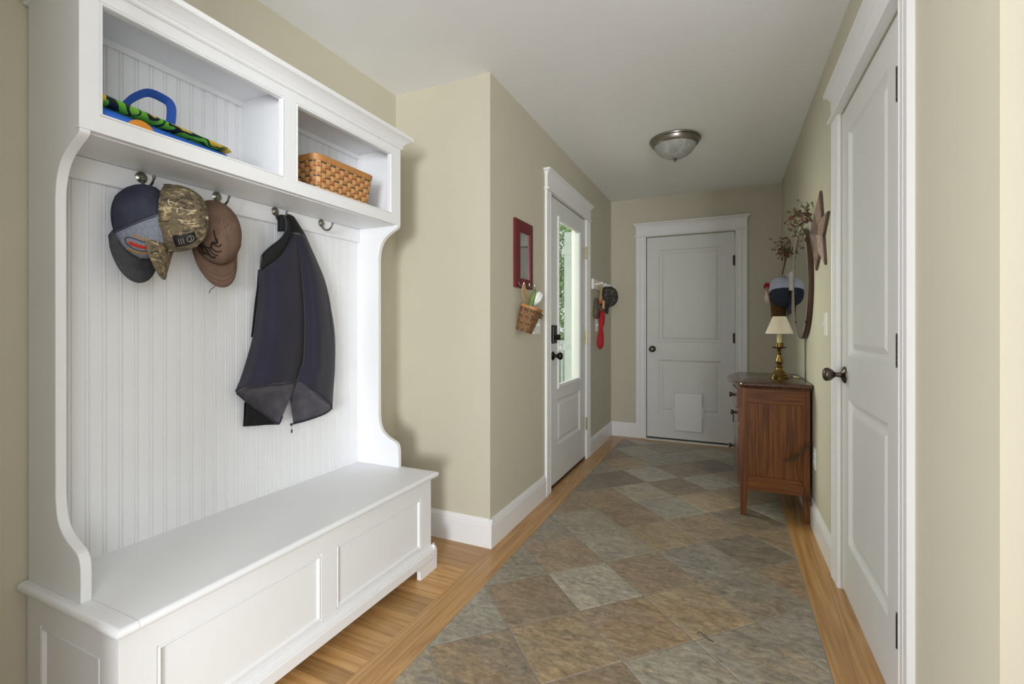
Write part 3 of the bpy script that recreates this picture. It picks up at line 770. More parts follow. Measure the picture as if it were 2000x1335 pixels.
# lid and fixed end strips
def slab(name, ya, yb, ends):
    mb = MB(); zt, zb, xf_, xb = ZL, .433, -1.238, -1.715
    prof = [(xb, zb), (xf_ - .010, zb)] + [(xf_ - .012 + .012 * math.cos(a), (zt + zb) / 2 + .0125 * math.sin(a)) for a in [(-PI / 2) + k * PI / 10 for k in range(11)]] + [(xb, zt)]
    mb.prism(prof, lambda x, z, w: (x, w, z), ya, yb)
    return mb.build(name, white, HT, smooth=35)
slab('bench_lid', .6292, 1.8290, 0)
def end_strip(yo, yi, s):
    """yo outer rounded edge, yi seam edge"""
    mb = MB(); zt, zb = ZL, .433; xb = -1.715
    rows = []
    for k in range(11):
        a = -PI / 2 + k * PI / 10
        e = .012 * (1 - math.cos(a)); z = (zt + zb) / 2 + .0125 * math.sin(a)
        rows.append([(xb, yi, z), (xb, yo + s * e, z), (-1.238 - e, yo + s * e, z), (-1.238 - e, yi, z)])
    mb.grid(rows, closeu=True, cap=True)
    return mb.build('end_strip', white, HT, smooth=35)
end_strip(.583, .6283, 1); end_strip(1.869, 1.8296, -1)
# side panels (profile in x, z)
SP = [(-1.713, ZL), (-1.443, ZL)] + [tuple(v)[:2] for v in catmull([(-1.443, .525, 0), (-1.446, .555, 0), (-1.458, .577, 0), (-1.482, .589, 0), (-1.512, .603, 0), (-1.540, .624, 0), (-1.558, .655, 0), (-1.566, .70, 0)], 4)] \
    + [tuple(v)[:2] for v in catmull([(-1.567, 1.47, 0), (-1.561, 1.515, 0), (-1.543, 1.556, 0), (-1.516, 1.582, 0), (-1.484, 1.601, 0), (-1.462, 1.612, 0), (-1.450, 1.622, 0), (-1.449, 1.632, 0)], 4)] + [(-1.471, 1.633), (-1.471, 2.03), (-1.713, 2.03)]
for ya in (.605, 1.828):
    mb = MB(); mb.prism(SP, lambda x, z, w: (x, w, z), ya, ya + .023)
    mb.build('side_panel', white, HT, bevel=.005, seg=3)
# beadboard back: boards with a bead between two fine grooves
def bead_section(ya, yb, x):
    pts = [(x, ya)]
    p = .0418; y = .6445
    g = lambda c, w, d: [(x, c - w), (x - d * .7, c - w * .5), (x - d, c), (x - d * .7, c + w * .5), (x, c + w)]
    while y < yb - .012:
        if y > ya + .004:
            pts += g(y - .0046, .0018, .0038)
            pts += [(x + .0004, y - .0015), (x + .0007, y), (x + .0004, y + .0015)]
            pts += g(y + .0046, .0018, .0038)
        y += p
    pts.append((x, yb))
    return pts
mb = MB()
sec = bead_section(.6285, 1.8275, -1.700)
mb.grid([[(x, y, z) for x, y in sec] for z in (ZL, 2.02)])
mb.box(-1.714, -1.7045, .628, 1.828, ZL, 2.02)
mb.build('beadboard_back', white, HT, recalc=False)
box('hook_rail', white, (-1.6999, -1.683, .6285, 1.8275, 1.563, 1.6285), HT, .003)
box('cubby_rail', white, (-1.6999, -1.687, .6285, 1.8275, 1.983, 2.02), HT, .003)
box('shelf', white, (-1.7, -1.471, .6285, 1.8275, 1.629, 1.650), HT, .0015)
box('divider', white, (-1.6998, -1.4715, 1.209, 1.228, 1.6505, 2.0145), HT, .001)
box('top_board', white, (-1.713, -1.471, .6285, 1.8275, 2.015, 2.032), HT, .001)
# face frame with beaded openings
mb = MB()
ff = lambda u, v, h: (-1.449 + h, u, v)
O1, O2 = (.6435, 1.1945, 1.6735, 1.9685), (1.2425, 1.7905, 1.6735, 1.9685)
us, vs = [.604, O1[0], O1[1], O2[0], O2[1], 1.852], [1.632, 1.6735, 1.9685, 2.03]
for a in range(5):
    for b in range(3):
        if b == 1 and a in (1, 3): continue
        mb.poly([ff(us[a], vs[b], 0), ff(us[a + 1], vs[b], 0), ff(us[a + 1], vs[b + 1], 0), ff(us[a], vs[b + 1], 0)])
        mb.poly([ff(us[a], vs[b], -.021), ff(us[a + 1], vs[b], -.021), ff(us[a + 1], vs[b + 1], -.021), ff(us[a], vs[b + 1], -.021)])
for O in (O1, O2):
    rows = []
    for i, h in [(0, 0), (.001, -.003), (.0025, -.003), (.004, .0012), (.008, .0012), (.0095, -.002), (.0095, -.021)]:
        rows.append([ff(O[0] + i, O[2] + i, h), ff(O[1] - i, O[2] + i, h), ff(O[1] - i, O[3] - i, h), ff(O[0] + i, O[3] - i, h)])
    rows.append([ff(O[0], O[2], -.021), ff(O[1], O[2], -.021), ff(O[1], O[3], -.021), ff(O[0], O[3], -.021)])
    mb.grid(rows, closeu=True)
for (ua, va), (ub, vb) in (((.604, 1.632), (1.852, 1.632)), ((.604, 2.03), (1.852, 2.03)), ((.604, 1.632), (.604, 2.03)), ((1.852, 1.632), (1.852, 2.03))):
    mb.poly([ff(ua, va, 0), ff(ub, vb, 0), ff(ub, vb, -.021), ff(ua, va, -.021)])
mb.build('face_frame', white, HT)
# crown
mb = MB()
CR = [(0.000, 2.002), (.006, 2.002), (.010, 2.006), (.010, 2.013), (.006, 2.017), (.010, 2.019), (.014, 2.025), (.020, 2.032), (.030, 2.040), (.040, 2.046), (.043, 2.046), (.046, 2.050), (.046, 2.064), (.042, 2.067), (0, 2.067)]
def lv(e, z): return [(-1.714, .604 - e, z), (-1.714, 1.852 + e, z), (-1.449 + e, 1.852 + e, z), (-1.449 + e, .604 - e, z)]
mb.grid([lv(e, z) for e, z in CR], closeu=True, cap=True)
mb.build('crown_moulding', white, HT)
box('metal_catch', nickel_d, (-1.640, -1.628, 1.190, 1.2089, 1.668, 1.738), HT, .002)
# coat hooks
for y in (.858, 1.099, 1.340, 1.581):
    mb = MB(); x = -1.683; z = 1.611
    mb.lathe([(.0175, 0), (.0175, .002), (.015, .004), (.010, .0055), (.0085, .008), (.001, .009)], frame((x, y, z), (0, 0, 1), (0, -1, 0), (1, 0, 0)), 22)
    mb.ball((x + .008, y, z + .002), .004)
    arm = catmull([(x + .002, y, z - .006), (x + .007, y, z - .018), (x + .020, y, z - .030), (x + .040, y, z - .034), (x + .058, y, z - .026), (x + .068, y, z - .011)], 4)
    mb.tube(arm, [.0052 - .002 * k / (len(arm) - 1) for k in range(len(arm))], 8)
    mb.ball((x + .069, y, z - .008), .0052)
    mb.build('coat_hook', nickel, HT, smooth=45)

# ------------------------------------------------------------------ things on the shelves
ZS = 1.6505
# tote bag, folded flat
BG = thing('tote_bag', 'folded blue and green printed tote bag lying on the left cubby shelf', 'bag', (-1.56, .83, ZS))
mb = MB()
rows = []
for k in range(26):
    t = k / 25; y = .634 + t * .372
    h = .0755 * (1 - t) + .0600 * t; cz = ZS + .001 + h / 2
    dx = .012 + .006 * math.sin(t * 9); w = .085 - .01 * t
    x0 = -1.476 - .006 * t
    row = []
    for a in range(16):
        ang = 2 * PI * a / 16
        cx, cy2 = math.cos(ang), math.sin(ang)
        row.append((x0 - w + (abs(cx) ** .45) * math.copysign(w, cx), y, cz + (abs(cy2) ** .9) * math.copysign(h / 2, cy2)))
    rows.append(row)
mb.grid(rows, closeu=True, cap=True)
mb.build('bag_body', blue_v, BG, smooth=50)
mb = MB(); rows = []
for k in range(30):
    t = k / 29; y = .626 + t * .390
    r = .0130 * (1 - .45 * t) * (1 if k < 29 else .2); zc = ZS + .0770 * (1 - t) + .0610 * t + r * .80
    xx = -1.478 - .006 * t
    rows.append([(xx - .02 + math.cos(2 * PI * a / 14) * (r + .030 * (1 if math.cos(2 * PI * a / 14) < 0 else .8)), y, zc + r * math.sin(2 * PI * a / 14)) for a in range(14)])
mb.grid(rows[:4], closeu=True, cap=True, mi=1); mb.grid(rows[3:28], closeu=True); mb.grid(rows[27:], closeu=True, cap=True, mi=1)
mb.build('rolled_top', [bag_m, plain('yellow_print', srgb(204, 176, 54), 0.5, vary=.2, scale=40)], BG, smooth=60)
mb = MB()
o_p = PX(480 / 7.1429 + 180, 585 / 7.1429 + 160, -1.474)
ys = .752
mb.grid([[(-1.4742 - .0008 * t, ys + (s - .5) * .066 * (1 - abs(t - .0) * .0) , ZS + .034 + .026 * t * math.sin(PI * min(1, max(0, s * .94 + .03))) ** .6) for s in [q / 10 for q in range(11)]] for t in (0, 1)])
mb.build('orange_patch', plain('orange_print', srgb(214, 138, 44), 0.5), BG, solid=.001)
mb = MB()
hp = catmull([PX(228, 222, -1.512), PX(246, 203, -1.512), PX(262, 190, -1.512), PX(289, 181, -1.512), PX(316, 191, -1.512), PX(332, 203, -1.512), PX(335, 222, -1.512), PX(331, 256, -1.512)], 4)
wd = []
for i in range(len(hp)):
    d = hp[min(i + 1, len(hp) - 1)] - hp[max(i - 1, 0)]
    n = Vector((1, 0, 0)).cross(d).normalized()
    wd.append((n * .0095 + Vector((.006, 0, 0))))
mb.ribbon(hp, wd, (.9, 0, .3), .0025)
mb.build('bag_handle', blue_f, BG, smooth=40)

# splint basket
BK = thing('splint_basket', 'rectangular woven splint basket with green and red weave on the right cubby shelf', 'basket', (-1.57, 1.53, ZS))
def rr_loop(y0, y1, x0, x1, r, n):
    """points and normals round a rounded rectangle, equal spacing"""
    segs = []
    for cx, cy, a0 in ((x1 - r, y0 + r, -PI / 2), (x1 - r, y1 - r, 0), (x0 + r, y1 - r, PI / 2), (x0 + r, y0 + r, PI)):
        for k in range(7):
            a = a0 + k * PI / 12
            segs.append((Vector((cx + r * math.cos(a), cy + r * math.sin(a))), Vector((math.cos(a), math.sin(a)))))
    L_ = [0]
    m = len(segs)
    for k in range(m): L_.append(L_[-1] + (segs[(k + 1) % m][0] - segs[k][0]).length)
    out = []
    for i in range(n):
        d = L_[-1] * i / n
        k = max(q for q in range(m) if L_[q] <= d + 1e-9)
        t = (d - L_[k]) / max(1e-9, L_[k + 1] - L_[k])
        p = segs[k][0].lerp(segs[(k + 1) % m][0], t); q = segs[k][1].lerp(segs[(k + 1) % m][1], t).normalized()
        out.append((p, q))
    return out
def weave_basket(root, loopfn, z0, z1, rows_z, stakes, mats, stake_mat, amp=.0022, tf=None, per=6):
    """rows_z: list of (za, zb, material key, phase); loopfn(z, n) -> loop"""
    tf = tf or (lambda p: p)
    byk = {}
    n = stakes * per
    for za, zb, key, ph in rows_z:
        mbk = byk.setdefault(key, MB())
        la, lb = loopfn(za, n), loopfn(zb, n)
        ra, rb, rc, rd = [], [], [], []
        for i in range(n):
            o = amp * math.cos(PI * (i / per) + ph * PI) + .0022
            for arr, lp, z, e in ((ra, la, za, 0), (rb, lb, zb, 0), (rc, lb, zb, -.0012), (rd, la, za, -.0012)):
                p, q = lp[i]; pp = p + q * (o + e); arr.append(tf(Vector((pp.x, pp.y, z))))
        mbk.grid([ra, rb, rc, rd], closeu=True, closev=True)
    ms = MB()
    for sidx in range(stakes):
        rows = []
        for z in [z0 + (z1 - z0) * k / 8 for k in range(9)]:
            lp = loopfn(z, n); i = sidx * per
            c, q = lp[i]; tg = Vector((-q.y, q.x)); w = (lp[(i + 1) % n][0] - lp[i - 1][0]).length * per * .5 * .36
            rows.append([tf(Vector((*(c + tg * a + q * b), z))) for a, b in ((-w, .0014), (w, .0014), (w, .0028), (-w, .0028))])
        ms.grid(rows, closeu=True, cap=True)
    body = ms.build('stake_wall', stake_mat, root)
    for k, mbk in byk.items(): mbk.build('weaver_band', mats[k], root, smooth=60)
    # inner wall and bottom
    mi = MB(); lo = loopfn(z0, n); hi = loopfn(z1, n)
    mi.grid([[tf(Vector((*(p - q * .001), z0 + .001))) for p, q in lo], [tf(Vector((*(p - q * .001), z1))) for p, q in hi]], closeu=True)
    mi.poly([tf(Vector((*(p - q * .001), z0 + .001))) for p, q in lo])
    mi.build('inner_wall', stake_mat, root, solid=.001)
def bloop(z, n):
    t = (z - ZS) / .172
    e = .018 * (1 - t)
    return rr_loop(1.366 + e, 1.694 - e, -1.655 + e, -1.482 - e, .022, n)
rz = []
z = ZS + .004; k = 0
seq = ['r', 'g', 'o', 'r', 'g', 'o']
while z < ZS + .150:
    rz.append((z, z + .0128, 'w', k % 2)); z += .0134
    if z < ZS + .150: rz.append((z, z + .0048, seq[k % 6], (k + 1) % 2)); z += .0054
    k += 1
weave_basket(BK, bloop, ZS + .002, ZS + .158, rz, 38, {'w': splint, 'g': weave_g, 'r': weave_r, 'o': weave_o}, splint_l, per=4)
mb = MB()
n = 64
for e0, e1 in ((.006, -.004),):
    la = bloop(ZS + .156, n); lb = bloop(ZS + .180, n)
    mb.grid([[(*(p + q * .0065), ZS + .156) for p, q in la], [(*(p + q * .0065), ZS + .178) for p, q in lb], [(*(p + q * .005), ZS + .180) for p, q in lb], [(*(p - q * .003), ZS + .180) for p, q in lb], [(*(p - q * .003), ZS + .156) for p, q in la]], closeu=True, closev=True)
mb.build('rim', splint_d, BK, smooth=40)
# ================================================================== CAPS
def cap(root, P, U, F, crown, brim, front=None, front_deg=62, button=None, strap=None, a=.078, b=.096, h=.118, bl=.074, curv=.030, sc=1.0, seam=None, arch=True, squash=1.0, bdeg=78, bexp=.62):
    U = Vector(U).normalized(); F = Vector(F); F = (F - U * F.dot(U)).normalized(); S = F.cross(U)
    M = frame(P, S * sc, F * sc, U * sc)
    def Cp(th, ph, off=0.0):
        cr = max(1e-4, math.cos(ph)) ** .78; up = math.sin(ph) ** .92
        dent = 1 + .025 * math.sin(3 * th + 1) * math.sin(ph * 2) * squash
        v = Vector((a * math.sin(th) * cr * dent, b * math.cos(th) * cr * dent + .006 * math.sin(ph) * math.cos(th), h * up))
        if off:
            n = Vector((math.sin(th) * cr / a, math.cos(th) * cr / b, up / h)).normalized(); v += n * off
        return v
    NT, NP = 60, 14
    mc, mf = MB(), MB()
    for i in range(NT):
        t0, t1 = -PI + 2 * PI * i / NT, -PI + 2 * PI * (i + 1) / NT
        tc = (t0 + t1) / 2
        for k in range(NP):
            p0, p1 = PI / 2 * k / NP, PI / 2 * (k + 1) / NP
            if arch and ((PI - abs(tc)) / .52) ** 2 + ((p0 + p1) / 2 / .50) ** 2 < 1: continue
            m = mf if (front and abs(tc) < math.radians(front_deg)) else mc
            m.poly([Cp(t0, p0), Cp(t1, p0), Cp(t1, p1), Cp(t0, p1)])
    if seam is None: seam = crown
    for k in range(6):
        th = k * PI / 3
        mm = mf if (front and abs(math.atan2(math.sin(th), math.cos(th))) < math.radians(front_deg) - .05) else mc
        j0 = 5 if (k == 3 and arch) else 0
        for dt in (-.022, .022):
            mm.tube([Cp(th + dt / max(.25, math.cos(q * PI / 2 / 14)), q * PI / 2 / 14.6, .0004) for q in range(j0, 14)], .0008, 5)
    mc.xf(M); mf.xf(M)
    mc.build('crown', crown, root, smooth=60, solid=.0016)
    if front: mf.build('front_panel', front, root, smooth=60, solid=.0016)
    mb = MB(); rows = []
    for q in range(11):
        v = q / 10; row = []
        for i in range(25):
            w = -1 + 2 * i / 24; th = w * math.radians(bdeg)
            p0 = Cp(th, 0)
            out = Vector((a * 1.0 * math.sin(th), b * math.cos(th) * .98 + bl * max(0, math.cos(w * PI / 2)) ** bexp + .012, 0))
            p = p0.lerp(out, v)
            p.z = -curv * (p.x / a) ** 2 * (.25 + .75 * v) - .010 * v
            row.append(p)
        rows.append(row)
    mb.grid(rows)
    mb.xf(M)
    br = mb.build('brim', brim, root, smooth=60, solid=.0032)
    st = MB()
    for v in (.5, .72, .92):
        row = []
        for i in range(3, 22):
            w = -1 + 2 * i / 24; th = w * math.radians(bdeg)
            out = Vector((a * 1.0 * math.sin(th), b * math.cos(th) * .98 + bl * max(0, math.cos(w * PI / 2)) ** bexp + .012, 0))
            p = Cp(th, 0).lerp(out, v); p.z = -curv * (p.x / a) ** 2 * (.25 + .75 * v) - .010 * v + .0018
            row.append(p)
        st.tube(row, .0005, 4)
    st.xf(M); st.build('brim_stitching', seam, br)
    mb = MB(); mb.lathe([(.0075, 0), (.0075, .002), (.006, .004), (.001, .005)], Matrix.Translation((0, .0, h - .0005)), 14)
    mb.xf(M); mb.build('button', button or crown, root, smooth=50)
    if arch:
        mb = MB(); pth = [Cp(PI + d, .02, .001) for d in [-.56 + 1.12 * k / 10 for k in range(11)]]
        nr = [Vector((math.sin(PI + d), math.cos(PI + d), 0)) for d in [-.56 + 1.12 * k / 10 for k in range(11)]]
        mb.ribbon(pth, (0, 0, .008), nr, .002); mb.xf(M)
        mb.build('back_strap', strap or crown, root, smooth=50)
    return M, Cp

def stitch(root, name, mat, M, Cp, lines, r=.0012):
    """embroidery: polylines of (theta, phi) in degrees, on the crown"""
    mb = MB()
    for ln in lines:
        rr = ln[1] if isinstance(ln, tuple) else r
        pts = ln[0] if isinstance(ln, tuple) else ln
        fine = [(v.x, v.y) for v in catmull([(q[0], q[1], 0) for q in pts], 4)]
        mb.tube([Cp(math.radians(x), math.radians(y), .0006) for x, y in fine], rr, 6)
    mb.xf(M)
    return mb.build(name, mat, root, smooth=60)

P0 = Vector((-1.668, .851, 1.570)) + Vector((.24, -.17, -.95)).normalized() * .118
NC = thing('baseball_cap', 'navy and grey denim baseball cap with orange and red emblem on the first hook', 'cap', P0, 'caps on the hall tree')
M, Cp = cap(NC, P0, (.93, .12, .28), (.24, -.17, -.95), navy, charcoal, front=denim, front_deg=58, button=navy, strap=black, sc=1.09, a=.071, b=.109, h=.092, bl=.060, seam=charcoal, curv=.010, bdeg=64, bexp=.42)
def Ce(t, p, o=0.0, c0=math.radians(16), c1=math.radians(26), an=math.radians(-34)):
    u, v = (t - c0) * .85, p - c1
    return Cp(c0 + (u * math.cos(an) - v * math.sin(an)) / .85, c1 + u * math.sin(an) + v * math.cos(an), o)
stitch(NC, 'emblem_bar', red_t, M, Ce, [([(-8 + 3 * k, 28 - .02 * (k - 8) ** 2 + q) for k in range(17)], .0016) for q in (-2.6, -1.2, 0.2, 1.6)])
stitch(NC, 'emblem_scroll', gold_t, M, Ce, [([(0 + 3 * k, 41 - .05 * (k - 7) ** 2) for k in range(14)], .0012), ([(2 + 3 * k, 43.5 - .05 * (k - 6) ** 2) for k in range(13)], .0012),
       ([(-2 + 3 * k, 15 + .02 * (k - 8) ** 2) for k in range(16)], .0014), ([(0 + 3 * k, 12.6 + .02 * (k - 8) ** 2) for k in range(15)], .0014)])
stitch(NC, 'emblem_ring', navy_t, M, Ce, [([(22 + 26 * math.cos(k * PI / 14), 28 + 9.5 * math.sin(k * PI / 14)) for k in range(29)], .0013)])
stitch(NC, 'emblem_letters', gold_t, M, Ce, [([(2 + 4.2 * k, 26), (3 + 4.2 * k, 30)], .0008) for k in range(11)] + [([(3 + 4.2 * k, 30), (4.5 + 4.2 * k, 28), (3 + 4.2 * k, 26)], .0008) for k in range(0, 10, 2)])

P0 = PX(331, 426, -1.585)
CC = thing('baseball_cap', 'tree bark camouflage cap with a black patch between the denim and brown caps', 'cap', P0, 'caps on the hall tree')
M, Cp = cap(CC, P0, (.74, .64, .06), (.16, -.22, -1), camo_m, camo_m, strap=black, sc=1.04, a=.074, b=.104, h=.098, bl=.080, curv=.03)
mb = MB()
fl_ = [(62 + 34 * a / 8, 9) for a in range(9)]
mb.grid([[Cp(math.radians(14 + 26 * a / 10), math.radians(14 + 36 * c / 3), .0022) for a in range(11)] for c in range(4)])
mb.xf(M); pt = mb.build('patch', black, CC, smooth=60, solid=.0012)
stitch(CC, 'patch_emblem', grey_t, M, lambda t, p, o=0: Cp(t, p, .0034), [([(27 + 7 * math.cos(k * PI / 8), 40 + 6 * math.sin(k * PI / 8)) for k in range(17)], .0007), ([(22, 38), (27, 42), (32, 40)], .0007), ([(21, 28), (33, 28)], .0007), ([(21, 24.5), (33, 24.5)], .0007), ([(21, 21), (33, 21)], .0007)])

P0 = PX(419, 456, -1.634)
BC = thing('baseball_cap', 'faded brown canvas cap with a dark stitched antler design on the second hook', 'cap', P0, 'caps on the hall tree')
M, Cp = cap(BC, P0, (.94, -.18, .24), (.28, .00, -.95), browncap, browncap, strap=browncap, sc=1.0, a=.076, b=.114, h=.088, bl=.070, seam=darkthread, curv=.012, bdeg=66, bexp=.42)
ant = [([(-52, 22), (-40, 26), (-34, 36), (-38, 46), (-30, 54), (-36, 60)], .0018), ([(-34, 36), (-22, 38), (-14, 46)], .0016), ([(-38, 46), (-24, 50), (-20, 58)], .0016), ([(-30, 54), (-44, 60), (-56, 64)], .0016),
       ([(-52, 22), (-46, 14), (-36, 12), (-30, 18), (-36, 24)], .0024), ([(-60, 18), (-52, 12), (-44, 18), (-50, 26)], .0024), ([(-62, 28), (-56, 34), (-58, 42)], .0018), ([(-52, 22), (-60, 26), (-66, 22)], .0026), ([(-44, 20), (-34, 22), (-24, 18), (-18, 24)], .0024),
       ([(-48, 8), (-40, 4), (-34, 6), (-38, 10)], .0014), ([(-34, 30), (-24, 28), (-16, 32)], .0014), ([(-58, 22), (-48, 20), (-40, 22)], .004)]
stitch(BC, 'antler_embroidery', darkthread, M, lambda t, p, o=0: Cp(-t * 1.25, p, o), [(q, w * 1.6) for q, w in ant])
mb = MB(); q = PX(421, 553, -1.61)
mb.tube(catmull([q, q + Vector((0, -.004, -.012)), q + Vector((0, -.018, -.024)), q + Vector((0, -.022, -.036))], 3), .0011, 5)
mb.build('loose_thread', darkthread, BC)

# ================================================================== JACKET
JK = thing('jacket', 'dark navy soft shell jacket with black collar hanging from the third hook by its collar', 'jacket', PX(540, 640, -1.66))
rowsd = [ # left, fold, right (px), bulge
    ((557, 453), (579, 457), (595, 457), .00), ((546, 488), (583, 490), (609, 489), .30), ((528, 511), (586, 515), (621, 516), .45), ((508, 528), (589, 545), (634, 549), .60),
    ((506, 572), (592, 585), (644, 592), .72), ((500, 622), (594, 635), (650, 642), .82), ((494, 660), (593, 675), (653, 684), .90), ((483, 700), (590, 706), (653, 722), .95),
    ((472, 735), (585, 728), (651, 754), 1.0), ((460, 765), (579, 743), (648, 790), 1.0)]
SHELL = []
for n_, (l, f_, r, bl_) in enumerate(rowsd):
    row = []
    last = n_ == len(rowsd) - 1
    lf = [0, .07, .2, .4, .6, .8, .93, 1.0]
    ldepth = [-1.668, -1.645, -1.632 + .03 * bl_, -1.632 + .062 * bl_, -1.632 + .066 * bl_, -1.632 + .052 * bl_, -1.632 + .018 * bl_, -1.636 - .010 * bl_]
    for q, dx in zip(lf, ldepth):
        px = l[0] + (f_[0] - l[0]) * q; py = l[1] + (f_[1] - l[1]) * q
        if last: py += 6.0 * math.sin(PI * q) * -.6 - (6 if .05 < q < .3 else 0) * .6
        row.append(PX(px, py, dx))
    rf = [.10, .28, .5, .72, .9, 1.0]
    rdepth = [-1.632 + .034 * bl_, -1.632 + .052 * bl_, -1.632 + .058 * bl_, -1.635 + .046 * bl_, -1.645 + .02 * bl_, -1.676]
    hem = [(583, 741), (594, 750), (611, 763), (629, 777), (642, 789), (648, 798)]
    for m_, (q, dx) in enumerate(zip(rf, rdepth)):
        px = f_[0] + (r[0] - f_[0]) * q; py = f_[1] + (r[1] - f_[1]) * q
        if last: px, py = hem[m_]
        elif n_ == len(rowsd) - 2:
            px = px * .5 + .5 * (hem[m_][0] + 1); py = py * .45 + .55 * (hem[m_][1] - 26)
        # soft vertical folds on the right half
        dx += .006 * math.sin(q * 11 + n_ * .35) * bl_
        row.append(PX(px, py, dx))
    SHELL.append(row)
def smooth_grid(rows, nu, nv):
    rr = [catmull(r, nu) for r in rows]
    cols = [catmull([rr[i][k] for i in range(len(rr))], nv) for k in range(len(rr[0]))]
    return [[cols[k][i] for k in range(len(cols))] for i in range(len(cols[0]))]
def wrinkle(g, amp, seed):
    rd = random.Random(seed); ph = [rd.uniform(0, 6) for _ in range(6)]
    for i, r in enumerate(g):
        for k in range(len(r)):
            p = r[k]
            d = amp * (math.sin(p.y * 60 + p.z * 18 + ph[0]) * .5 + math.sin(p.y * 33 - p.z * 40 + ph[1]) * .5 + math.sin(p.z * 70 + p.y * 25 + ph[2]) * .3)
            r[k] = p + (Vector((0, 0, EYE)) - p).normalized() * d
    return g
mb = MB(); G_ = wrinkle(smooth_grid(SHELL, 4, 4), .0016, 3)
mb.grid(G_)
body = mb.build('outer_shell', jack, JK, smooth=80, solid=.005)
# hem band: a raised double-stitched edge following the bottom of the shell
mb = MB()
hemline = G_[-1][2:]
mb.tube([p + Vector((.0022, 0, .001)) for p in hemline], .0034, 8)
up1 = [p + Vector((.0042, 0, 0)) for p in G_[-4][3:28]]
mb.tube(up1, .0007, 5)
mb.build('hem', jack, body, smooth=70)
# second shoulder seam
mb = MB(); mb.tube([p + Vector((.003, 0, 0)) for p in G_[3][4:]], .0012, 5); mb.build('shoulder_seam', jack, body, smooth=70)
# sleeve fold at the back right edge
mb = MB()
g = smooth_grid([[PX(628, 545, -1.640), PX(637, 560, -1.652), PX(642, 585, -1.678)], [PX(640, 610, -1.630), PX(648, 620, -1.648), PX(652, 640, -1.680)], [PX(644, 660, -1.628), PX(651, 668, -1.648), PX(654, 690, -1.682)], [PX(646, 700, -1.632), PX(652, 706, -1.652), PX(652, 722, -1.684)], [PX(646, 735, -1.645), PX(650, 742, -1.660), PX(650, 752, -1.684)]], 3, 3)
mb.grid(g); mb.build('back_fold', jack, JK, smooth=80, solid=.004)
# linings seen under the hem
mb = MB()
g = smooth_grid([
    [PX(461, 765, -1.640), PX(490, 757, -1.630), PX(520, 754, -1.628), PX(550, 751, -1.630), PX(577, 746, -1.636)],
    [PX(468, 772, -1.652), PX(494, 768, -1.662), PX(522, 768, -1.664), PX(550, 768, -1.660), PX(571, 764, -1.652)],
    [PX(480, 783, -1.652), PX(500, 786, -1.664), PX(524, 788, -1.668), PX(549, 790, -1.662), PX(562, 788, -1.652)],
    [PX(496, 795, -1.640), PX(510, 802, -1.648), PX(527, 810, -1.652), PX(541, 817, -1.650), PX(551, 814, -1.645)],
    [PX(500, 797, -1.636), PX(512, 805, -1.640), PX(526, 814, -1.643), PX(538, 823, -1.645), PX(544, 827, -1.645)]], 4, 4)
mb.grid(wrinkle(g, .0015, 8)); ln = mb.build('lining', lining, JK, smooth=80, solid=.004)
mb = MB(); mb.tube([p + Vector((.002, 0, 0)) for p in catmull([PX(461, 767, -1.636), PX(480, 783, -1.634), PX(500, 797, -1.634), PX(520, 811, -1.640), PX(540, 826, -1.643), PX(545, 826, -1.643), PX(551, 812, -1.643)], 4)], .0030, 8)
mb.build('lining_hem', jack, ln, smooth=70)
mb = MB()
g = smooth_grid([[PX(481, 783, -1.664), PX(500, 796, -1.660), PX(522, 811, -1.660), PX(544, 826, -1.656)], [PX(480, 808, -1.672), PX(498, 815, -1.670), PX(520, 821, -1.668), PX(543, 827, -1.660)], [PX(478, 832, -1.676), PX(498, 831, -1.674), PX(520, 829, -1.672), PX(543, 828, -1.664)]], 4, 4)
mb.grid(g); mb.build('front_facing', collar_m, JK, smooth=80, solid=.004)
mb = MB()
g = smooth_grid([
    [PX(565, 757, -1.668), PX(575, 752, -1.652), PX(585, 745, -1.630), PX(600, 754, -1.612), PX(618, 769, -1.604), PX(636, 785, -1.610), PX(645, 795, -1.625)],
    [PX(567, 780, -1.674), PX(578, 776, -1.668), PX(590, 774, -1.660), PX(605, 778, -1.650), PX(620, 785, -1.640), PX(636, 792, -1.630), PX(645, 797, -1.628)],
    [PX(570, 805, -1.676), PX(582, 803, -1.672), PX(595, 800, -1.667), PX(609, 798, -1.660), PX(622, 797, -1.652), PX(636, 798, -1.640), PX(644, 800, -1.632)],
    [PX(573, 826, -1.678), PX(586, 823, -1.674), PX(600, 819, -1.670), PX(613, 815, -1.664), PX(626, 810, -1.656), PX(637, 805, -1.645), PX(643, 801, -1.634)]], 4, 4)
mb.grid(wrinkle(g, .0012, 5)); l2 = mb.build('lining', lining, JK, smooth=80, solid=.004)
mb = MB(); mb.tube(catmull([PX(573, 827, -1.674), PX(600, 820, -1.666), PX(626, 811, -1.652), PX(640, 804, -1.636), PX(647, 797, -1.622), PX(648, 789, -1.622)], 5), .0036, 8)
mb.build('lining_hem', jack, l2, smooth=70)
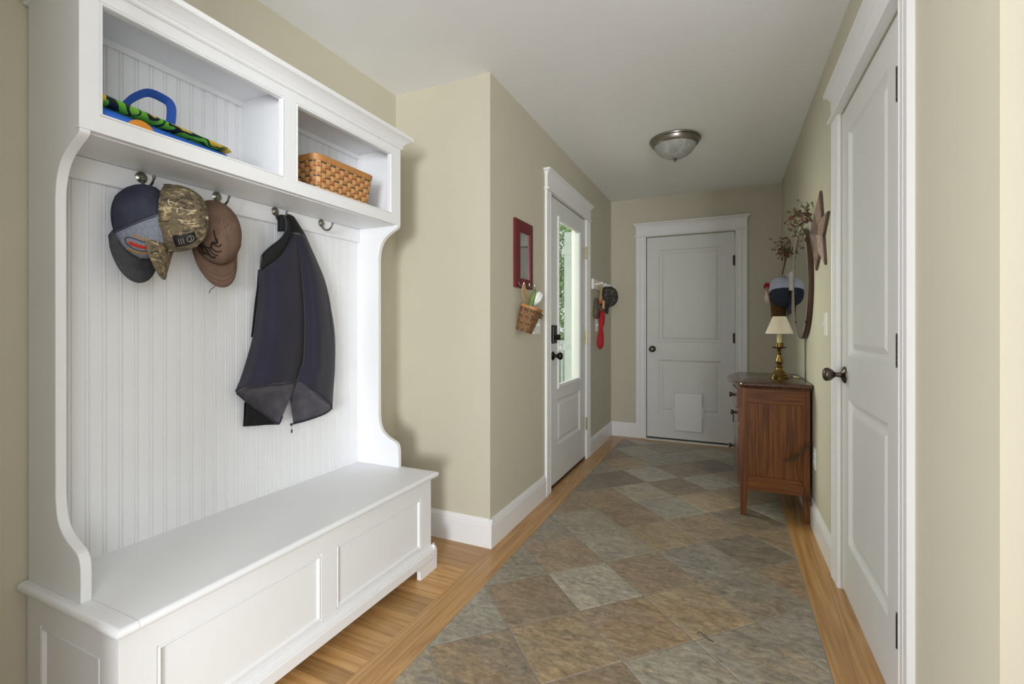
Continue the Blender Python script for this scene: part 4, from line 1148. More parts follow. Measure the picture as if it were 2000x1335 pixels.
# collar
mb = MB()
g = smooth_grid([
    [PX(543, 420, -1.652), PX(550, 419, -1.634), PX(557, 420, -1.628), PX(562, 418, -1.622), PX(570, 421, -1.640), PX(574, 424, -1.668)],
    [PX(543, 436, -1.655), PX(549, 436, -1.638), PX(556, 436, -1.632), PX(564, 436, -1.620), PX(579, 438, -1.634), PX(585, 441, -1.670)],
    [PX(543, 452, -1.655), PX(549, 452, -1.640), PX(556, 452, -1.634), PX(566, 453, -1.618), PX(587, 455, -1.630), PX(596, 459, -1.672)]], 4, 4)
mb.grid(g); cl = mb.build('collar', collar_m, JK, smooth=80, solid=.005)
mb = MB()
g = smooth_grid([
    [PX(556, 422, -1.622), PX(558, 440, -1.618), PX(554, 455, -1.616), PX(545, 468, -1.618), PX(528, 481, -1.625), PX(513, 496, -1.640)],
    [PX(561, 424, -1.614), PX(564, 445, -1.610), PX(560, 463, -1.608), PX(549, 480, -1.610), PX(532, 494, -1.618), PX(511, 508, -1.634)],
    [PX(565, 430, -1.614), PX(568, 450, -1.610), PX(562, 470, -1.608), PX(551, 491, -1.610), PX(534, 509, -1.618), PX(509, 527, -1.636)]], 4, 4)
mb.grid(g); mb.build('collar_front', collar_m, JK, smooth=80, solid=.004)
mb = MB(); mb.tube(catmull([PX(556, 420, -1.616), PX(560, 440, -1.612), PX(555, 456, -1.611), PX(545, 468, -1.613), PX(528, 481, -1.620), PX(512, 497, -1.635), PX(509, 512, -1.634), PX(508, 528, -1.634)], 5), .0020, 6)
mb.build('collar_edge', charcoal, cl, smooth=60)
mb = MB()
for s in range(8):
    pass
mb.tube(catmull([PX(541, 417, -1.640), PX(540, 424, -1.634), PX(543, 430, -1.640)], 4), .0022, 6); mb.build('hanger_loop', collar_m, JK, smooth=60)
# zipper
def zipper(pts, x):
    mb = MB(); p = catmull([PX(a, b2, x) for a, b2 in pts], 10)
    mb.ribbon(p, (.001, .006, 0), (1, 0, 0), .0016)
    zt = mb.build('zipper_tape', black, JK)
    mb = MB()
    for i in range(len(p) - 1):
        for t in (0, .5):
            c = p[i].lerp(p[i + 1], t) + Vector((0, -.0055, 0)); mb.box(c.x - .001, c.x + .002, c.y - .0025, c.y + .002, c.z - .0011, c.z + .0011)
    mb.build('zipper_teeth', nickel_d, zt)
zipper([(508, 527), (505, 560), (500, 600), (496, 640), (494, 658)], -1.672)
zipper([(481, 785), (480, 808), (478, 832)], -1.678)
mb = MB(); q = PX(569, 828, -1.664)
mb.box(q.x - .003, q.x + .004, q.y - .004, q.y + .004, q.z - .006, q.z + .004)
mb.tube([q + Vector((.002, 0, -.005)), q + Vector((.002, .0005, -.020))], .0009, 6)
mb.box(q.x, q.x + .004, q.y - .0025, q.y + .0025, q.z - .036, q.z - .022)
mb.build('zipper_pull', nickel_d, JK, bevel=.0006)

# ================================================================== LEFT HALL WALL
RM = thing('wall_mirror', 'small red framed wall mirror with three hooks, left of the entry door', 'mirror', (LX, 2.57, 1.365))
Y0, Y1, Z0, Z1 = 2.445, 2.706, 1.368, 1.766
gy0, gy1, gz0, gz1 = 2.520, 2.660, 1.425, 1.700
mb = MB(); rows = []
for i, h in [(0, 0), (0, .014), (.002, .016)]:
    rows.append([(LX + h, Y0 + i, Z0 + i), (LX + h, Y1 - i, Z0 + i), (LX + h, Y1 - i, Z1 - i), (LX + h, Y0 + i, Z1 - i)])
for i, h in [(-.008, .016), (-.006, .013), (0, .012), (0, .006)]:
    rows.append([(LX + h, gy0 + i, gz0 + i), (LX + h, gy1 - i, gz0 + i), (LX + h, gy1 - i, gz1 - i), (LX + h, gy0 + i, gz1 - i)])
mb.grid(rows, closeu=True); mb.build('frame', redw, RM)
mb = MB(); mb.box(LX + .003, LX + .0065, gy0 - .002, gy1 + .002, gz0 - .002, gz1 + .002); mb.build('mirror_glass', mirror_m, RM)
for y in (2.482, 2.565, 2.648):
    mb = MB(); x = LX + .016; z = 1.398
    mb.lathe([(.007, 0), (.007, .002), (.004, .004), (.001, .0045)], frame((x, y, z), (0, 0, 1), (0, -1, 0), (1, 0, 0)), 12)
    for s in (1,):
        mb.tube(catmull([(x + .003, y, z - .003), (x + .008, y, z - .016), (x + .020, y, z - .022), (x + .031, y, z - .016), (x + .035, y, z - .003)], 4), .0024, 7); mb.ball((x + .035, y, z - .001), .0035, seg=8)
    mb.build('cup_hook', nickel, RM, smooth=50)

WB = thing('hanging_basket', 'small dark splint basket hanging by a tan strap below the red mirror', 'basket', (LX + .06, 2.57, 1.11))
Rt = Matrix.Translation((LX + .078, 2.535, 1.254)) @ Matrix.Rotation(math.radians(17), 4, 'Y') @ Matrix.Rotation(math.radians(-6), 4, 'X')
def wloop(z, n):
    t = (z + .150) / .150
    return rr_loop(-.052 - .016 * t, .052 + .016 * t, -.038 - .012 * t, .038 + .012 * t, .030, n)
rz = []; z = -.146; k = 0
while z < -.012:
    rz.append((z, z + .0115, 'a' if k % 3 else 'b', k % 2)); z += .0128; k += 1
weave_basket(WB, wloop, -.150, -.004, rz, 22, {'a': old_splint, 'b': old_splint_d}, old_splint, amp=.0024, tf=lambda p: Rt @ p, per=4)
mb = MB(); la = wloop(-.012, 48); lb = wloop(.003, 48)
mb.grid([[Rt @ Vector((*(p + q * .006), -.012)) for p, q in la], [Rt @ Vector((*(p + q * .006), .003)) for p, q in lb], [Rt @ Vector((*(p - q * .003), .003)) for p, q in lb], [Rt @ Vector((*(p - q * .003), -.012)) for p, q in la]], closeu=True, closev=True)
mb.build('rim', splint_d, WB, smooth=40)
mb = MB()
for k in range(9):   # curled splint trim down the front edge
    c = Rt @ Vector((.050, .02 + .006 * k, -.03 - .0 * k)); mb.tube([c + Vector((.010 * math.cos(a), 0, .010 * math.sin(a) - .004 * (k % 3))) for a in [q * PI / 5 for q in range(9)]], .0022, 5)
mb.build('curled_trim', old_splint_d, WB, smooth=60)
mb = MB()
top = Vector((LX + .046, 2.484, 1.384))
mb.ribbon(catmull([Rt @ Vector((-.044, -.034, -.02)), Rt @ Vector((-.044, -.034, .02)), top + Vector((-.004, -.002, -.05)), top + Vector((.000, .000, -.004)), top + Vector((0, .005, .002)), top + Vector((-.002, .012, -.006)), Rt @ Vector((-.044, .028, .03)), Rt @ Vector((-.044, .028, -.02))], 5), (.002, .009, .0), (1, -.2, 0), .0022)
mb.build('strap', tan_strap, WB, smooth=50)

TU = thing('tulip', 'white artificial tulip with a green leaf standing in the hanging splint basket', 'flower', Rt @ Vector((0, .02, -.12)))
tc = Rt @ Vector((-.004, .040, .056))
ax = (Rt.to_3x3() @ Vector((.15, .45, 1))).normalized(); sx = ax.cross(Vector((1, 0, 0))).normalized(); sy = ax.cross(sx)
fm = frame(tc, sx, sy, ax)
for k in range(6):
    mb = MB(); rows = []
    a0 = k * PI / 3; rr = 1.0 if k % 2 else .92
    for v in range(8):
        t = v / 7; row = []
        rad = .029 * rr * (math.sin(min(1, t * 2.2 + .10) * PI * .5) ** .8) * (1 - .45 * (max(0, t - .5) / .5) ** 1.6)
        for w in range(7):
            s = -1 + 2 * w / 6; half = .95 * math.sin(PI * (.20 + .66 * t)) ** .5
            if v == 7: half = .55
            aa = a0 + s * half
            row.append(Vector((rad * math.cos(aa), rad * math.sin(aa), -.040 + .088 * t - .006 * s * s)))
        rows.append(row)
    mb.grid(rows); mb.xf(fm); mb.build('petal', petal, TU, smooth=80, solid=.0014)
mb = MB(); mb.tube(catmull([Rt @ Vector((0, .02, -.12)), Rt @ Vector((.0, .034, -.03)), tc - ax * .034], 5), .0032, 7); mb.build('stem', leafm, TU, smooth=60)
mb = MB(); rows = []
lp = catmull([Rt @ Vector((-.006, -.010, -.06)), Rt @ Vector((-.010, -.004, .01)), Rt @ Vector((-.016, .006, .07)), Rt @ Vector((-.022, .014, .112))], 5)
for i, p in enumerate(lp):
    t = i / (len(lp) - 1); w = .016 * math.sin(PI * (.12 + .86 * t)) ** .8
    rows.append([p + Vector((-.85 * w, -.45 * w, .1 * w)), p + Vector((.003, -.004, 0)), p + Vector((.85 * w, .45 * w, -.1 * w))])
mb.grid(rows); mb.build('leaf', leafm, TU, smooth=80, solid=.0012)

# peg rail beyond the entry door
def peg_rail(label, fn, y0, y1, z0, z1, pegs):
    r = thing('peg_rail', label, 'peg rail', fn((y0 + y1) / 2, 0, z0))
    mb = MB(); mb.prism([(0, z0), (.016, z0), (.020, z0 + .006), (.020, z1 - .006), (.016, z1), (0, z1)], lambda t, z, w: fn(w, t, z), y0, y1)
    mb.build('backboard', peg_w, r)
    n = (fn(0, 1, 0)[0] - fn(0, 0, 0)[0])
    for y in pegs:
        mb = MB(); b = Vector(fn(y, .020, (z0 + z1) / 2))
        nn = Vector((n, 0, .16)).normalized(); a = Vector((0, 1, 0)); M = frame(b, nn.cross(a), a, nn)
        mb.lathe([(.011, -.002), (.011, .004), (.0075, .008), (.007, .040), (.0105, .050), (.012, .058), (.010, .066), (.001, .069)], M, 14)
        mb.build('peg', peg_w, r, smooth=40)
    return r
peg_rail('white peg rail on the left wall between the entry door and the far corner', fl, 4.15, 4.80, 1.482, 1.573, (4.22, 4.37, 4.52, 4.72))
P0 = Vector((LX + .052, 4.50, 1.425))
LC = thing('baseball_cap', 'dark camouflage cap on the far end of the left peg rail', 'cap', P0)
cap(LC, P0, (.96, -.24, .15), (.05, -.1, -1), camo_d, camo_d, a=.08, b=.100, h=.112, bl=.055, curv=.04)
RC = thing('hanging_cloth', 'gathered red cloth hanging by a tan strap from the left peg rail', 'cloth', (LX + .055, 4.23, .94))
mb = MB(); prof = [(606, .013, 0), (612, .019, 1), (625, .022, 1), (634, .019, .6), (640, .013, .2), (648, .018, .6), (660, .023, 1), (670, .024, 1), (676, .020, 1), (680, .012, .6), (682, .004, 0)]
rows = []
for py, r, q in prof:
    cx = 1176.5 - .07 * (py - 606) + (1 if py > 670 else 0); c = PX(cx, py, LX + .055)
    rows.append([c + Vector((r * 1.2 * math.cos(a) * (1 + .13 * q * math.sin(5 * a + py * .02)), r * 1.25 * math.sin(a) * (1 + .13 * q * math.sin(5 * a)), 0)) for a in [2 * PI * k / 26 for k in range(26)]])
mb.grid(rows, closeu=True, cap=True); mb.build('cloth_body', redcloth, RC, smooth=70)
mb = MB()
t0 = Vector((LX + .070, 4.22, 1.536))
mb.ribbon(catmull([t0 + Vector((-.01, .0, -.16)), t0 + Vector((0, -.004, -.05)), t0 + Vector((0, 0, .004)), t0 + Vector((0, .014, -.004)), t0 + Vector((-.004, .018, -.10)), t0 + Vector((-.006, .012, -.17))], 5), (.006, .009, 0), (.3, -1, 0), .002)
mb.build('strap', tan_strap, RC, smooth=50)
mb = MB(); c = PX(1178.5, 592, LX + .062)
mb.lathe([(.010, -.052), (.013, -.045), (.012, .0), (.014, .020), (.010, .026), (.001, .028)], Matrix.Translation(c), 14); mb.build('wooden_toggle', splint_l, RC, smooth=40)
mb = MB(); mb.ball(PX(1173, 590, LX + .075), .015, seg=14, rings=9, sc=(1, 1, .9)); mb.build('red_bead', plain('orange_red_wood', srgb(176, 64, 40), .45), RC, smooth=60)
TS_ = thing('cloth_strip', 'crumpled taupe cloth strip behind the red cloth on the left peg rail', 'cloth', (LX + .02, 4.22, 1.26))
mb = MB()
mb.grid(smooth_grid([[PX(1162, 582, LX + .018), PX(1165, 581, LX + .034), PX(1168, 582, LX + .022)], [PX(1162, 597, LX + .016), PX(1165, 596, LX + .030), PX(1169, 597, LX + .02)], [PX(1160, 610, LX + .016), PX(1165, 610, LX + .034), PX(1172, 606, LX + .022)], [PX(1161, 617, LX + .018), PX(1166, 617, LX + .034), PX(1172, 616, LX + .02)], [PX(1164, 622, LX + .018), PX(1167, 622, LX + .026), PX(1170, 622, LX + .02)]], 4, 4))
mb.build('strip', taupe, TS_, smooth=70, solid=.006)
# ================================================================== CEILING LIGHT
CL = thing('ceiling_light', 'flush ceiling light with brushed nickel ring and alabaster glass bowl', 'ceiling light', (-.335, 3.47, 2.30))
T = Matrix.Translation((-.335, 3.47, CZ))
mb = MB(); mb.lathe([(.150, 0), (.168, -.002), (.172, -.008), (.170, -.014), (.162, -.018), (.160, -.024), (.158, -.036), (.150, -.046), (.146, -.050), (.140, -.050), (.138, -.040), (.06, -.030)], T, 64); mb.build('ring', nickel, CL, smooth=30)
mb = MB(); mb.lathe([(.140, -.046), (.137, -.056), (.128, -.074), (.113, -.094), (.092, -.111), (.068, -.123), (.042, -.131), (.018, -.135), (.001, -.1355)], T, 56, cap=False); mb.build('glass_bowl', frosted, CL, smooth=60)
mb = MB(); mb.lathe([(.001, -.134), (.012, -.134), (.015, -.137), (.016, -.142), (.011, -.146), (.012, -.150), (.009, -.156), (.001, -.159)], T, 20); mb.build('finial', nickel, CL, smooth=40)

# ================================================================== CABINET
CB = thing('cabinet', 'dark stained wooden commode cabinet with a bowed front against the right wall', 'cabinet', (.25, 3.50, 0))
ya, yb, xb, xf, zt = 3.172, 3.828, .428, .068, .772
def bow(y, b): # bow offset in -x at y
    t = (y - (ya + yb) / 2) / ((yb - ya) / 2); return b * max(0, 1 - t * t)
# side panels: posts, rails and recessed panel
for ys, s in ((ya, 1), (yb, -1)):
    mb = MB(); mb.box(.110, .400, *sorted((ys + s * .012, ys + s * .022)), .23, .70); mb.build('side_board', cherry_v, CB)
    mb = MB(); mb.box(.108, .402, *sorted((ys + s * .003, ys + s * .024)), .682, zt); mb.build('side_rail', cherry_h, CB, bevel=.003)
    mb = MB(); mb.prism([(.108, .155), (.402, .155), (.402, .232), (.390, .240), (.108, .240)], lambda x, z, w: (x, w, z), *sorted((ys + s * .003, ys + s * .024))); mb.build('side_rail', cherry_h, CB, bevel=.003)
    for x0, x1 in ((xf, .112), (.398, xb + .006)):
        mb = MB(); front = x0 < .2
        rows = []
        for z, k in ((0, 1), (.15, 0), (zt, 0)):
            t = .010 * k
            xa_, xb_ = (x0 + t * .4, x1 - t * 1.3) if front else (x0 + t * 1.0, x1 - t * .2)
            yy0, yy1 = ys, ys + s * (.044 - t)
            rows.append([(xa_, yy0, z), (xb_, yy0, z), (xb_, yy1, z), (xa_, yy1, z)])
        mb.grid(rows, closeu=True, cap=True); mb.build('leg', cherry_v, CB, bevel=.003)
mb = MB(); mb.box(xb - .012, xb, ya + .04, yb - .04, .16, zt); mb.build('back_board', cherry_v, CB)
# bowed carcass front and bottom
def bow_panel(name, y0, y1, z0, z1, b, th, base, mat, n=14, bev=.003, parent=None):
    mb = MB(); poly = [(y0 + (y1 - y0) * k / n) for k in range(n + 1)]
    outer = [(base - bow(y, b), y) for y in poly]; inner = [(base - bow(y, b) + th, y) for y in reversed(poly)]
    mb.grid([[(x, y, z) for x, y in outer + inner] for z in (z0, z1)], closeu=True, cap=True)
    return mb.build(name, mat, parent or CB, bevel=bev, smooth=35)
bow_panel('front_carcass', ya + .02, yb - .02, .155, zt - .002, .030, .03, xf + .004, ply_f)
def wood_knob(par, y, z, x):
    mb = MB(); mb.lathe([(.011, 0), (.008, .006), (.0075, .012), (.014, .018), (.0165, .024), (.014, .030), (.001, .033)], frame((x, y, z), (0, 0, 1), (0, 1, 0), (-1, 0, 0)), 18); return mb.build('knob', knobw, par, smooth=45)
fx = lambda y, e: xf + .004 - bow(y, .030) - e
for z0, z1, e in ((.640, .756, .012), (.545, .628, .004)):
    d = bow_panel('drawer', ya + .046, yb - .046, z0, z1, .030, .02, xf + .004 - e, ply_f)
    wood_knob(d, ya + .13, (z0 + z1) / 2 + .012, fx(ya + .13, e))
d = bow_panel('cupboard_door', ya + .046, yb - .046, .185, .532, .030, .02, xf + .004 - .004, ply_f)
wood_knob(d, 3.45, .352, fx(3.45, .004))
# top with a rounded ogee edge
mb = MB()
def top_outline(e):
    pts = [(xb + .010, ya - .032 - e), (.10, ya - .032 - e)]
    n = 18
    cr = [Vector((.10, ya - .032 - e, 0)), Vector((.072 - e * .6, ya - .018 - e * .7, 0)), Vector((.030 - e, ya + .10, 0)), Vector((.006 - e, ya + .22, 0)), Vector((-.002 - e, (ya + yb) / 2, 0)), Vector((.006 - e, yb - .22, 0)), Vector((.030 - e, yb - .10, 0)), Vector((.072 - e * .6, yb + .018 + e * .7, 0)), Vector((.10, yb + .032 + e, 0))]
    pts += [(p.x, p.y) for p in catmull(cr, 5)[1:]]
    pts += [(xb + .010, yb + .032 + e)]
    return pts
rows = []
for e, z in ((-.022, .7720), (-.016, .774), (-.012, .780), (-.004, .783), (0, .787), (.002, .793), (0, .800), (-.006, .806), (-.014, .808)):
    rows.append([(x, y, z) for x, y in top_outline(e)])
mb.grid(rows, closeu=True, cap=True); mb.build('top', cherry_t, CB, smooth=30)
ZT = .808

# ------------------------------------------------------------------ lamp on the cabinet
LP = thing('table_lamp', 'antique brass candlestick lamp with a pleated linen shade on the cabinet', 'lamp', (.304, 3.47, ZT))
T = Matrix.Translation((.304, 3.47, ZT + .0008))
mb = MB()
mb.lathe([(.053, 0), (.054, .010), (.050, .014), (.046, .018), (.047, .024), (.040, .034), (.028, .045), (.021, .056), (.018, .066)], T, 12)
mb.lathe([(.018, .066), (.022, .070), (.023, .076), (.016, .082), (.012, .088), (.018, .094), (.022, .104), (.022, .114), (.016, .132), (.011, .146), (.010, .152), (.014, .156), (.010, .160), (.008, .166), (.013, .172), (.014, .178), (.010, .183), (.012, .188), (.018, .192)], T, 28)
mb.build('candlestick_base', brass, LP, smooth=35)
mb = MB(); mb.lathe([(.016, .190), (.036, .194), (.043, .199), (.044, .202), (.038, .200), (.024, .198), (.024, .226), (.022, .228), (.001, .228)], T, 32); mb.build('drip_pan', brass, LP, smooth=35)
mb = MB(); mb.lathe([(.0135, .226), (.0135, .320), (.001, .322)], T, 18); mb.build('candle_sleeve', candle_m, LP, smooth=40)
mb = MB(); n = 180
rows = []
for r, z in ((.078, .288), (.0365, .396)):
    rows.append([T @ Vector(((r + .0012 * (1 if k % 2 else -1)) * math.cos(2 * PI * k / n), (r + .0012 * (1 if k % 2 else -1)) * math.sin(2 * PI * k / n), z)) for k in range(n)])
mb.grid(rows, closeu=True); sh = mb.build('lamp_shade', shade_m, LP, solid=.0012)
mb = MB()
for r, z in ((.079, .288), (.037, .396)):
    mb = MB(); mb.tube([T @ Vector((r * math.cos(2 * PI * k / 40), r * math.sin(2 * PI * k / 40), z)) for k in range(40)], .0018, 6, closed=True)
    mb.build('shade_trim', shade_m, sh, smooth=60)
# cord: across the top, down behind, bundled by the outlet
mb = MB()
mb.tube(catmull([(.356, 3.47, ZT + .004), (.372, 3.50, ZT + .010), (.388, 3.53, ZT + .004), (.402, 3.52, ZT + .004), (.418, 3.49, ZT + .004), (.434, 3.46, ZT + .003), (.441, 3.44, ZT - .02), (.441, 3.40, .68), (.441, 3.30, .55), (.440, 3.20, .48), (.432, 3.150, .455)], 5), .0022, 6)
b0 = Vector((.418, 3.148, .450))
for k in range(5):   # bundled loops
    o = Vector((-.006 * k, -.002 * (k % 3), -.010 * k))
    mb.tube(catmull([b0 + o + Vector((.012, 0, .03)), b0 + o + Vector((-.012, -.006, .018 - .006 * k)), b0 + Vector((-.040, -.006, -.035)), b0 + Vector((-.066 - .012 * k, -.006, -.072 - .006 * k + .01 * (k % 2))), b0 + Vector((-.070 - .010 * k, -.008, -.084)), b0 + Vector((-.046, -.010, -.040)), b0 + o + Vector((.004, -.012, .004 + .014 * (k % 2)))], 4), .0021, 6)
mb.tube(catmull([b0 + Vector((-.040, -.006, -.035)), b0 + Vector((-.056, -.004, -.10)), b0 + Vector((-.050, -.002, -.16)), b0 + Vector((-.020, -.006, -.235)), b0 + Vector((.006, -.010, -.280)), b0 + Vector((.006, -.012, -.305))], 4), .0021, 6)
mb.build('power_cord', cord_m, LP, smooth=60)
mb = MB(); mb.box(.394, .412, 3.488, 3.535, ZT + .001, ZT + .013); mb.xf(Matrix.Translation((.403, 3.51, 0)) @ Matrix.Rotation(.35, 4, 'Z') @ Matrix.Translation((-.403, -3.51, 0))); mb.build('cord_switch', candle_m, LP, bevel=.003)
mb = MB(); c = b0 + Vector((.006, -.012, -.315)); mb.box(c.x - .012, c.x + .010, c.y - .008, c.y + .008, c.z - .014, c.z + .012); mb.build('cord_end', cord_m, LP, bevel=.003)

# ================================================================== RIGHT WALL
ST = thing('wall_mounted_star', 'brown rusted tin barn star with punched dots mounted above the mirror', 'star', (RX, 2.885, 1.62))
R1, R2 = .222, .222 * .40; c0 = Vector((RX - .058, 2.885, 1.625)); xw = RX - .012
tips = []; vals = []
for k in range(5):
    a = PI / 2 + k * 2 * PI / 5; tips.append(Vector((xw, 2.885 + R1 * math.cos(a), 1.625 + R1 * math.sin(a))))
    a += PI / 5; vals.append(Vector((xw, 2.885 + R2 * math.cos(a), 1.625 + R2 * math.sin(a))))
mb = MB()
for k in range(5):
    for q0, q1 in ((vals[k - 1], tips[k]), (tips[k], vals[k])):
        # plain inner part, punched band toward the edge
        m0, m1 = c0.lerp(q0, .50), c0.lerp(q1, .62)
        e0, e1 = c0.lerp(q0, .90), c0.lerp(q1, .97)
        mb.poly([c0, m0, m1], 0); mb.poly([m0, e0, e1, m1], 1); mb.poly([e0, q0, q1, e1], 0)
bk = [tips[0], vals[0], tips[1], vals[1], tips[2], vals[2], tips[3], vals[3], tips[4], vals[4]]
for k in range(10):
    p, q = bk[k], bk[(k + 1) % 10]; d = Vector((.010, 0, 0)); mb.poly([p, q, q + d, p + d], 0)
mb.build('star_body', [rust, rust_dots], ST)
OV = thing('oval_mirror', 'large frameless looking oval mirror with a dark wood rim on the right wall above the cabinet', 'mirror', (RX, 3.48, 1.06))
OV['label'] = 'large oval mirror with a dark wooden rim on the right wall above the cabinet'
oy, oz, ra, rb = 3.455, 1.410, .312, .345
ell = lambda ea, a, x: (x, oy + (ra + ea) * math.cos(a), oz + (rb + ea) * math.sin(a))
mb = MB(); n = 84
prof = [(-.004, RX), (0, RX - .010), (.001, RX - .026), (-.0005, RX - .029), (-.0022, RX - .029), (-.003, RX - .026), (-.003, RX - .004)]
mb.grid([[ell(e, 2 * PI * k / n, x) for k in range(n)] for e, x in prof], closeu=True); mb.build('rim', mwood, OV, smooth=40)
mb = MB()
mb.grid([[ell(-.0024, 2 * PI * k / n, RX - .0280) for k in range(n)], [ell(-.026, 2 * PI * k / n, RX - .0288) for k in range(n)]], closeu=True)
mb.poly([ell(-.026, 2 * PI * k / n, RX - .0288) for k in range(n)]); mb.build('mirror_glass', mirror_m, OV)
for a in (-2.36, -.78, .78, 2.36):
    mb = MB(); p = Vector(ell(-.004, a, RX - .029)); mb.box(p.x - .003, p.x + .002, p.y - .008, p.y + .008, p.z - .008, p.z + .008); mb.build('mirror_clip', bronze, OV, bevel=.001)
mb = MB(); mb.tube([(RX - .004, 3.455, 1.072), (RX - .004, 3.455, ZT + .004)], .0022, 6)
tag(mb.build('wire', wire_m), 'thin grey cord running down the wall from the oval mirror to the cabinet', 'cord')

peg_rail('white peg rail on the right wall beyond the oval mirror', fr_, 4.10, 4.78, 1.415, 1.556, (4.20, 4.36, 4.52, 4.68))
P0 = Vector((RX - .030, 4.245, 1.415))
TC = thing('baseball_cap', 'trucker cap with pale blue mesh back and dark front, hung beside the oval mirror', 'cap', P0)
cap(TC, P0, (-.95, -.26, .02), (.26, -.10, -1), meshcap, heather, front=heather, front_deg=96, strap=meshcap, a=.078, b=.122, h=.118, bl=.055, curv=.03)
WK = thing('hanging_wicker_basket', 'small brown wicker basket with loop handles hanging below the trucker cap', 'basket', (.36, 4.48, 1.15))
mb = MB(); T = Matrix.Translation((.385, 4.46, 1.195)); rows = []
for k in range(34):
    z = .006 * k * .75; t = k / 33; r = .046 + .012 * t
    mb.tube([T @ Vector(((r + .002 * math.sin(14 * a + PI * k)) * math.cos(a), (r + .002 * math.sin(14 * a + PI * k)) * math.sin(a), z)) for a in [2 * PI * q / 56 for q in range(56)]], .0030, 5, closed=True)
mb.lathe([(.044, 0), (.056, .145)], T, 28, cap=False); mb.lathe([(.001, .001), (.045, .001)], T, 28); mb.build('basket_wall', wicker, WK, smooth=60)
for s in (-1, 1):
    mb = MB(); mb.tube(catmull([T @ Vector((s * .050 - .005, -.022, .146)), T @ Vector((s * .060 - .005, -.040, .175)), T @ Vector((s * .042 - .005, -.056, .192)), T @ Vector((s * .016, -.056, .175)), T @ Vector((s * .012, -.052, .146))], 4), .0055, 7); mb.build('handle', wicker, WK, smooth=60)
HN = thing('wall_ornament', 'cream cloth ornament with red tips and a wooden stick left of the trucker cap', 'ornament', (.27, 4.5, 1.30))
mb = MB(); pts = [PY(1489, 590, 4.52), PY(1505, 598, 4.52), PY(1509, 578, 4.52), PY(1504, 562, 4.52), PY(1496, 564, 4.52)]
mid = sum(pts, Vector()) / 5
rows = [[p + Vector((0, d, 0)) for p in [mid.lerp(q, s) for q in pts]] for s, d in ((.5, -.026), (.92, -.016), (1, 0), (.92, .016), (.5, .026))]
mb.grid(rows, closeu=True, cap=True); mb.build('cloth_body', canvas_m, HN, sub=1, smooth=60)
mb = MB(); mb.tube([PY(1497, 560, 4.49), PY(1505, 590, 4.48)], .006, 8); mb.build('stick', tan_strap, HN, smooth=50)
mb = MB()
for q in ((1494, 559), (1497, 556), (1501, 557), (1503, 561)): mb.ball(PY(q[0], q[1], 4.50), .014, sc=(.8, .7, 1.5))
mb.build('red_tip', redcloth, HN, smooth=60)

def spray(label, base, tips, seed, nb, stem_r=.0035):
    rd = random.Random(seed)
    s = thing('berry_spray', label, 'berry spray', base)
    ms, ml = MB(), MB(); bs = []
    for tp, via in tips:
        path = catmull([Vector(base)] + [Vector(v) for v in via] + [Vector(tp)], 5)
        ms.tube(path, [stem_r * (1 - .7 * k / len(path)) for k in range(len(path))], 6)
        for k in range(nb):
            i = rd.randint(int(len(path) * .45), len(path) - 1); p = path[i]
            d = Vector((rd.gauss(0, 1), rd.gauss(0, 1), rd.gauss(.3, 1))).normalized() * rd.uniform(.025, .07)
            if p.x + d.x > RX - .02: d.x = -abs(d.x)
            e = p + d; ms.tube([p, p + d * .5 + Vector((0, 0, .006)), e], .0013, 4)
            bs.append((e, rd.uniform(.0052, .0078), rd.random() < .45))
            if rd.random() < .12:
                u = Vector((rd.gauss(0, 1), rd.gauss(0, 1), rd.gauss(0, 1))).normalized(); v = u.cross(d).normalized()
                ml.poly([e, e + u * .012 + v * .007, e + u * .030, e + u * .012 - v * .007])
    ms.build('stem', stem_m, s, smooth=60)
    src = {}
    for e, r, red in bs:
        if red not in src:
            q = MB(); q.ball(e, r, seg=10, rings=7); o = q.build('berry', berry_r if red else berry_g, s, smooth=60)
            src[red] = (o, e, r); continue
        o0, e0, r0 = src[red]; o = o0.copy(); C.objects.link(o); k = r / r0
        o.scale = (k, k, k); o.location = (e - Vector(base)) - (e0 - Vector(base)) * k
    if ml.f: ml.build('leaves', leafm, s, solid=.0008, recalc=False)
    return s
Q = PY
spray('spray of rust and olive berries rising behind the trucker cap', Q(1528, 536, 4.20),
      [(Q(1510, 474, 4.16), [Q(1533, 505, 4.18), Q(1528, 484, 4.17)]), (Q(1514, 500, 4.16), [Q(1534, 508, 4.18), Q(1526, 492, 4.17)]), (Q(1541, 462, 4.12), [Q(1535, 505, 4.18), Q(1538, 484, 4.16)]), (Q(1549, 498, 4.12), [Q(1535, 508, 4.16), Q(1543, 492, 4.14)]), (Q(1545, 476, 4.10), [Q(1535, 505, 4.16), Q(1542, 488, 4.12)])], 4, 13)
spray('drooping spray of berries along the upper rim of the oval mirror', PX(1585, 432, RX - .035),
      [(PX(1545, 425, RX - .10), [PX(1575, 420, RX - .05), PX(1558, 416, RX - .08)]), (PX(1566, 402, RX - .07), [PX(1578, 415, RX - .05)]), (PX(1540, 430, RX - .10), [PX(1568, 424, RX - .06), PX(1552, 424, RX - .09)]), (PX(1563, 452, RX - .05), [PX(1574, 432, RX - .05)]), (PX(1553, 462, RX - .06), [PX(1570, 432, RX - .05), PX(1558, 446, RX - .06)])], 9, 13)

# small thread lying on the tiles
mb = MB(); z = .0018
mb.tube(catmull([Vector((*((PX(1, 1, 1) * 0)[:2]), 0)) + v for v in [Vector((.0, .0, z)), Vector((.010, .016, z)), Vector((.034, -.010, z)), Vector((.058, -.022, z))]], 4), .0011, 5)
t0 = ray(1361, 1238); t0 = Vector((0, 0, EYE)) + t0 * (-EYE / t0.z)
mb.xf(Matrix.Translation((t0.x, t0.y, 0)))
tag(mb.build('thread', black), 'short dark thread lying on the slate tiles', 'thread')

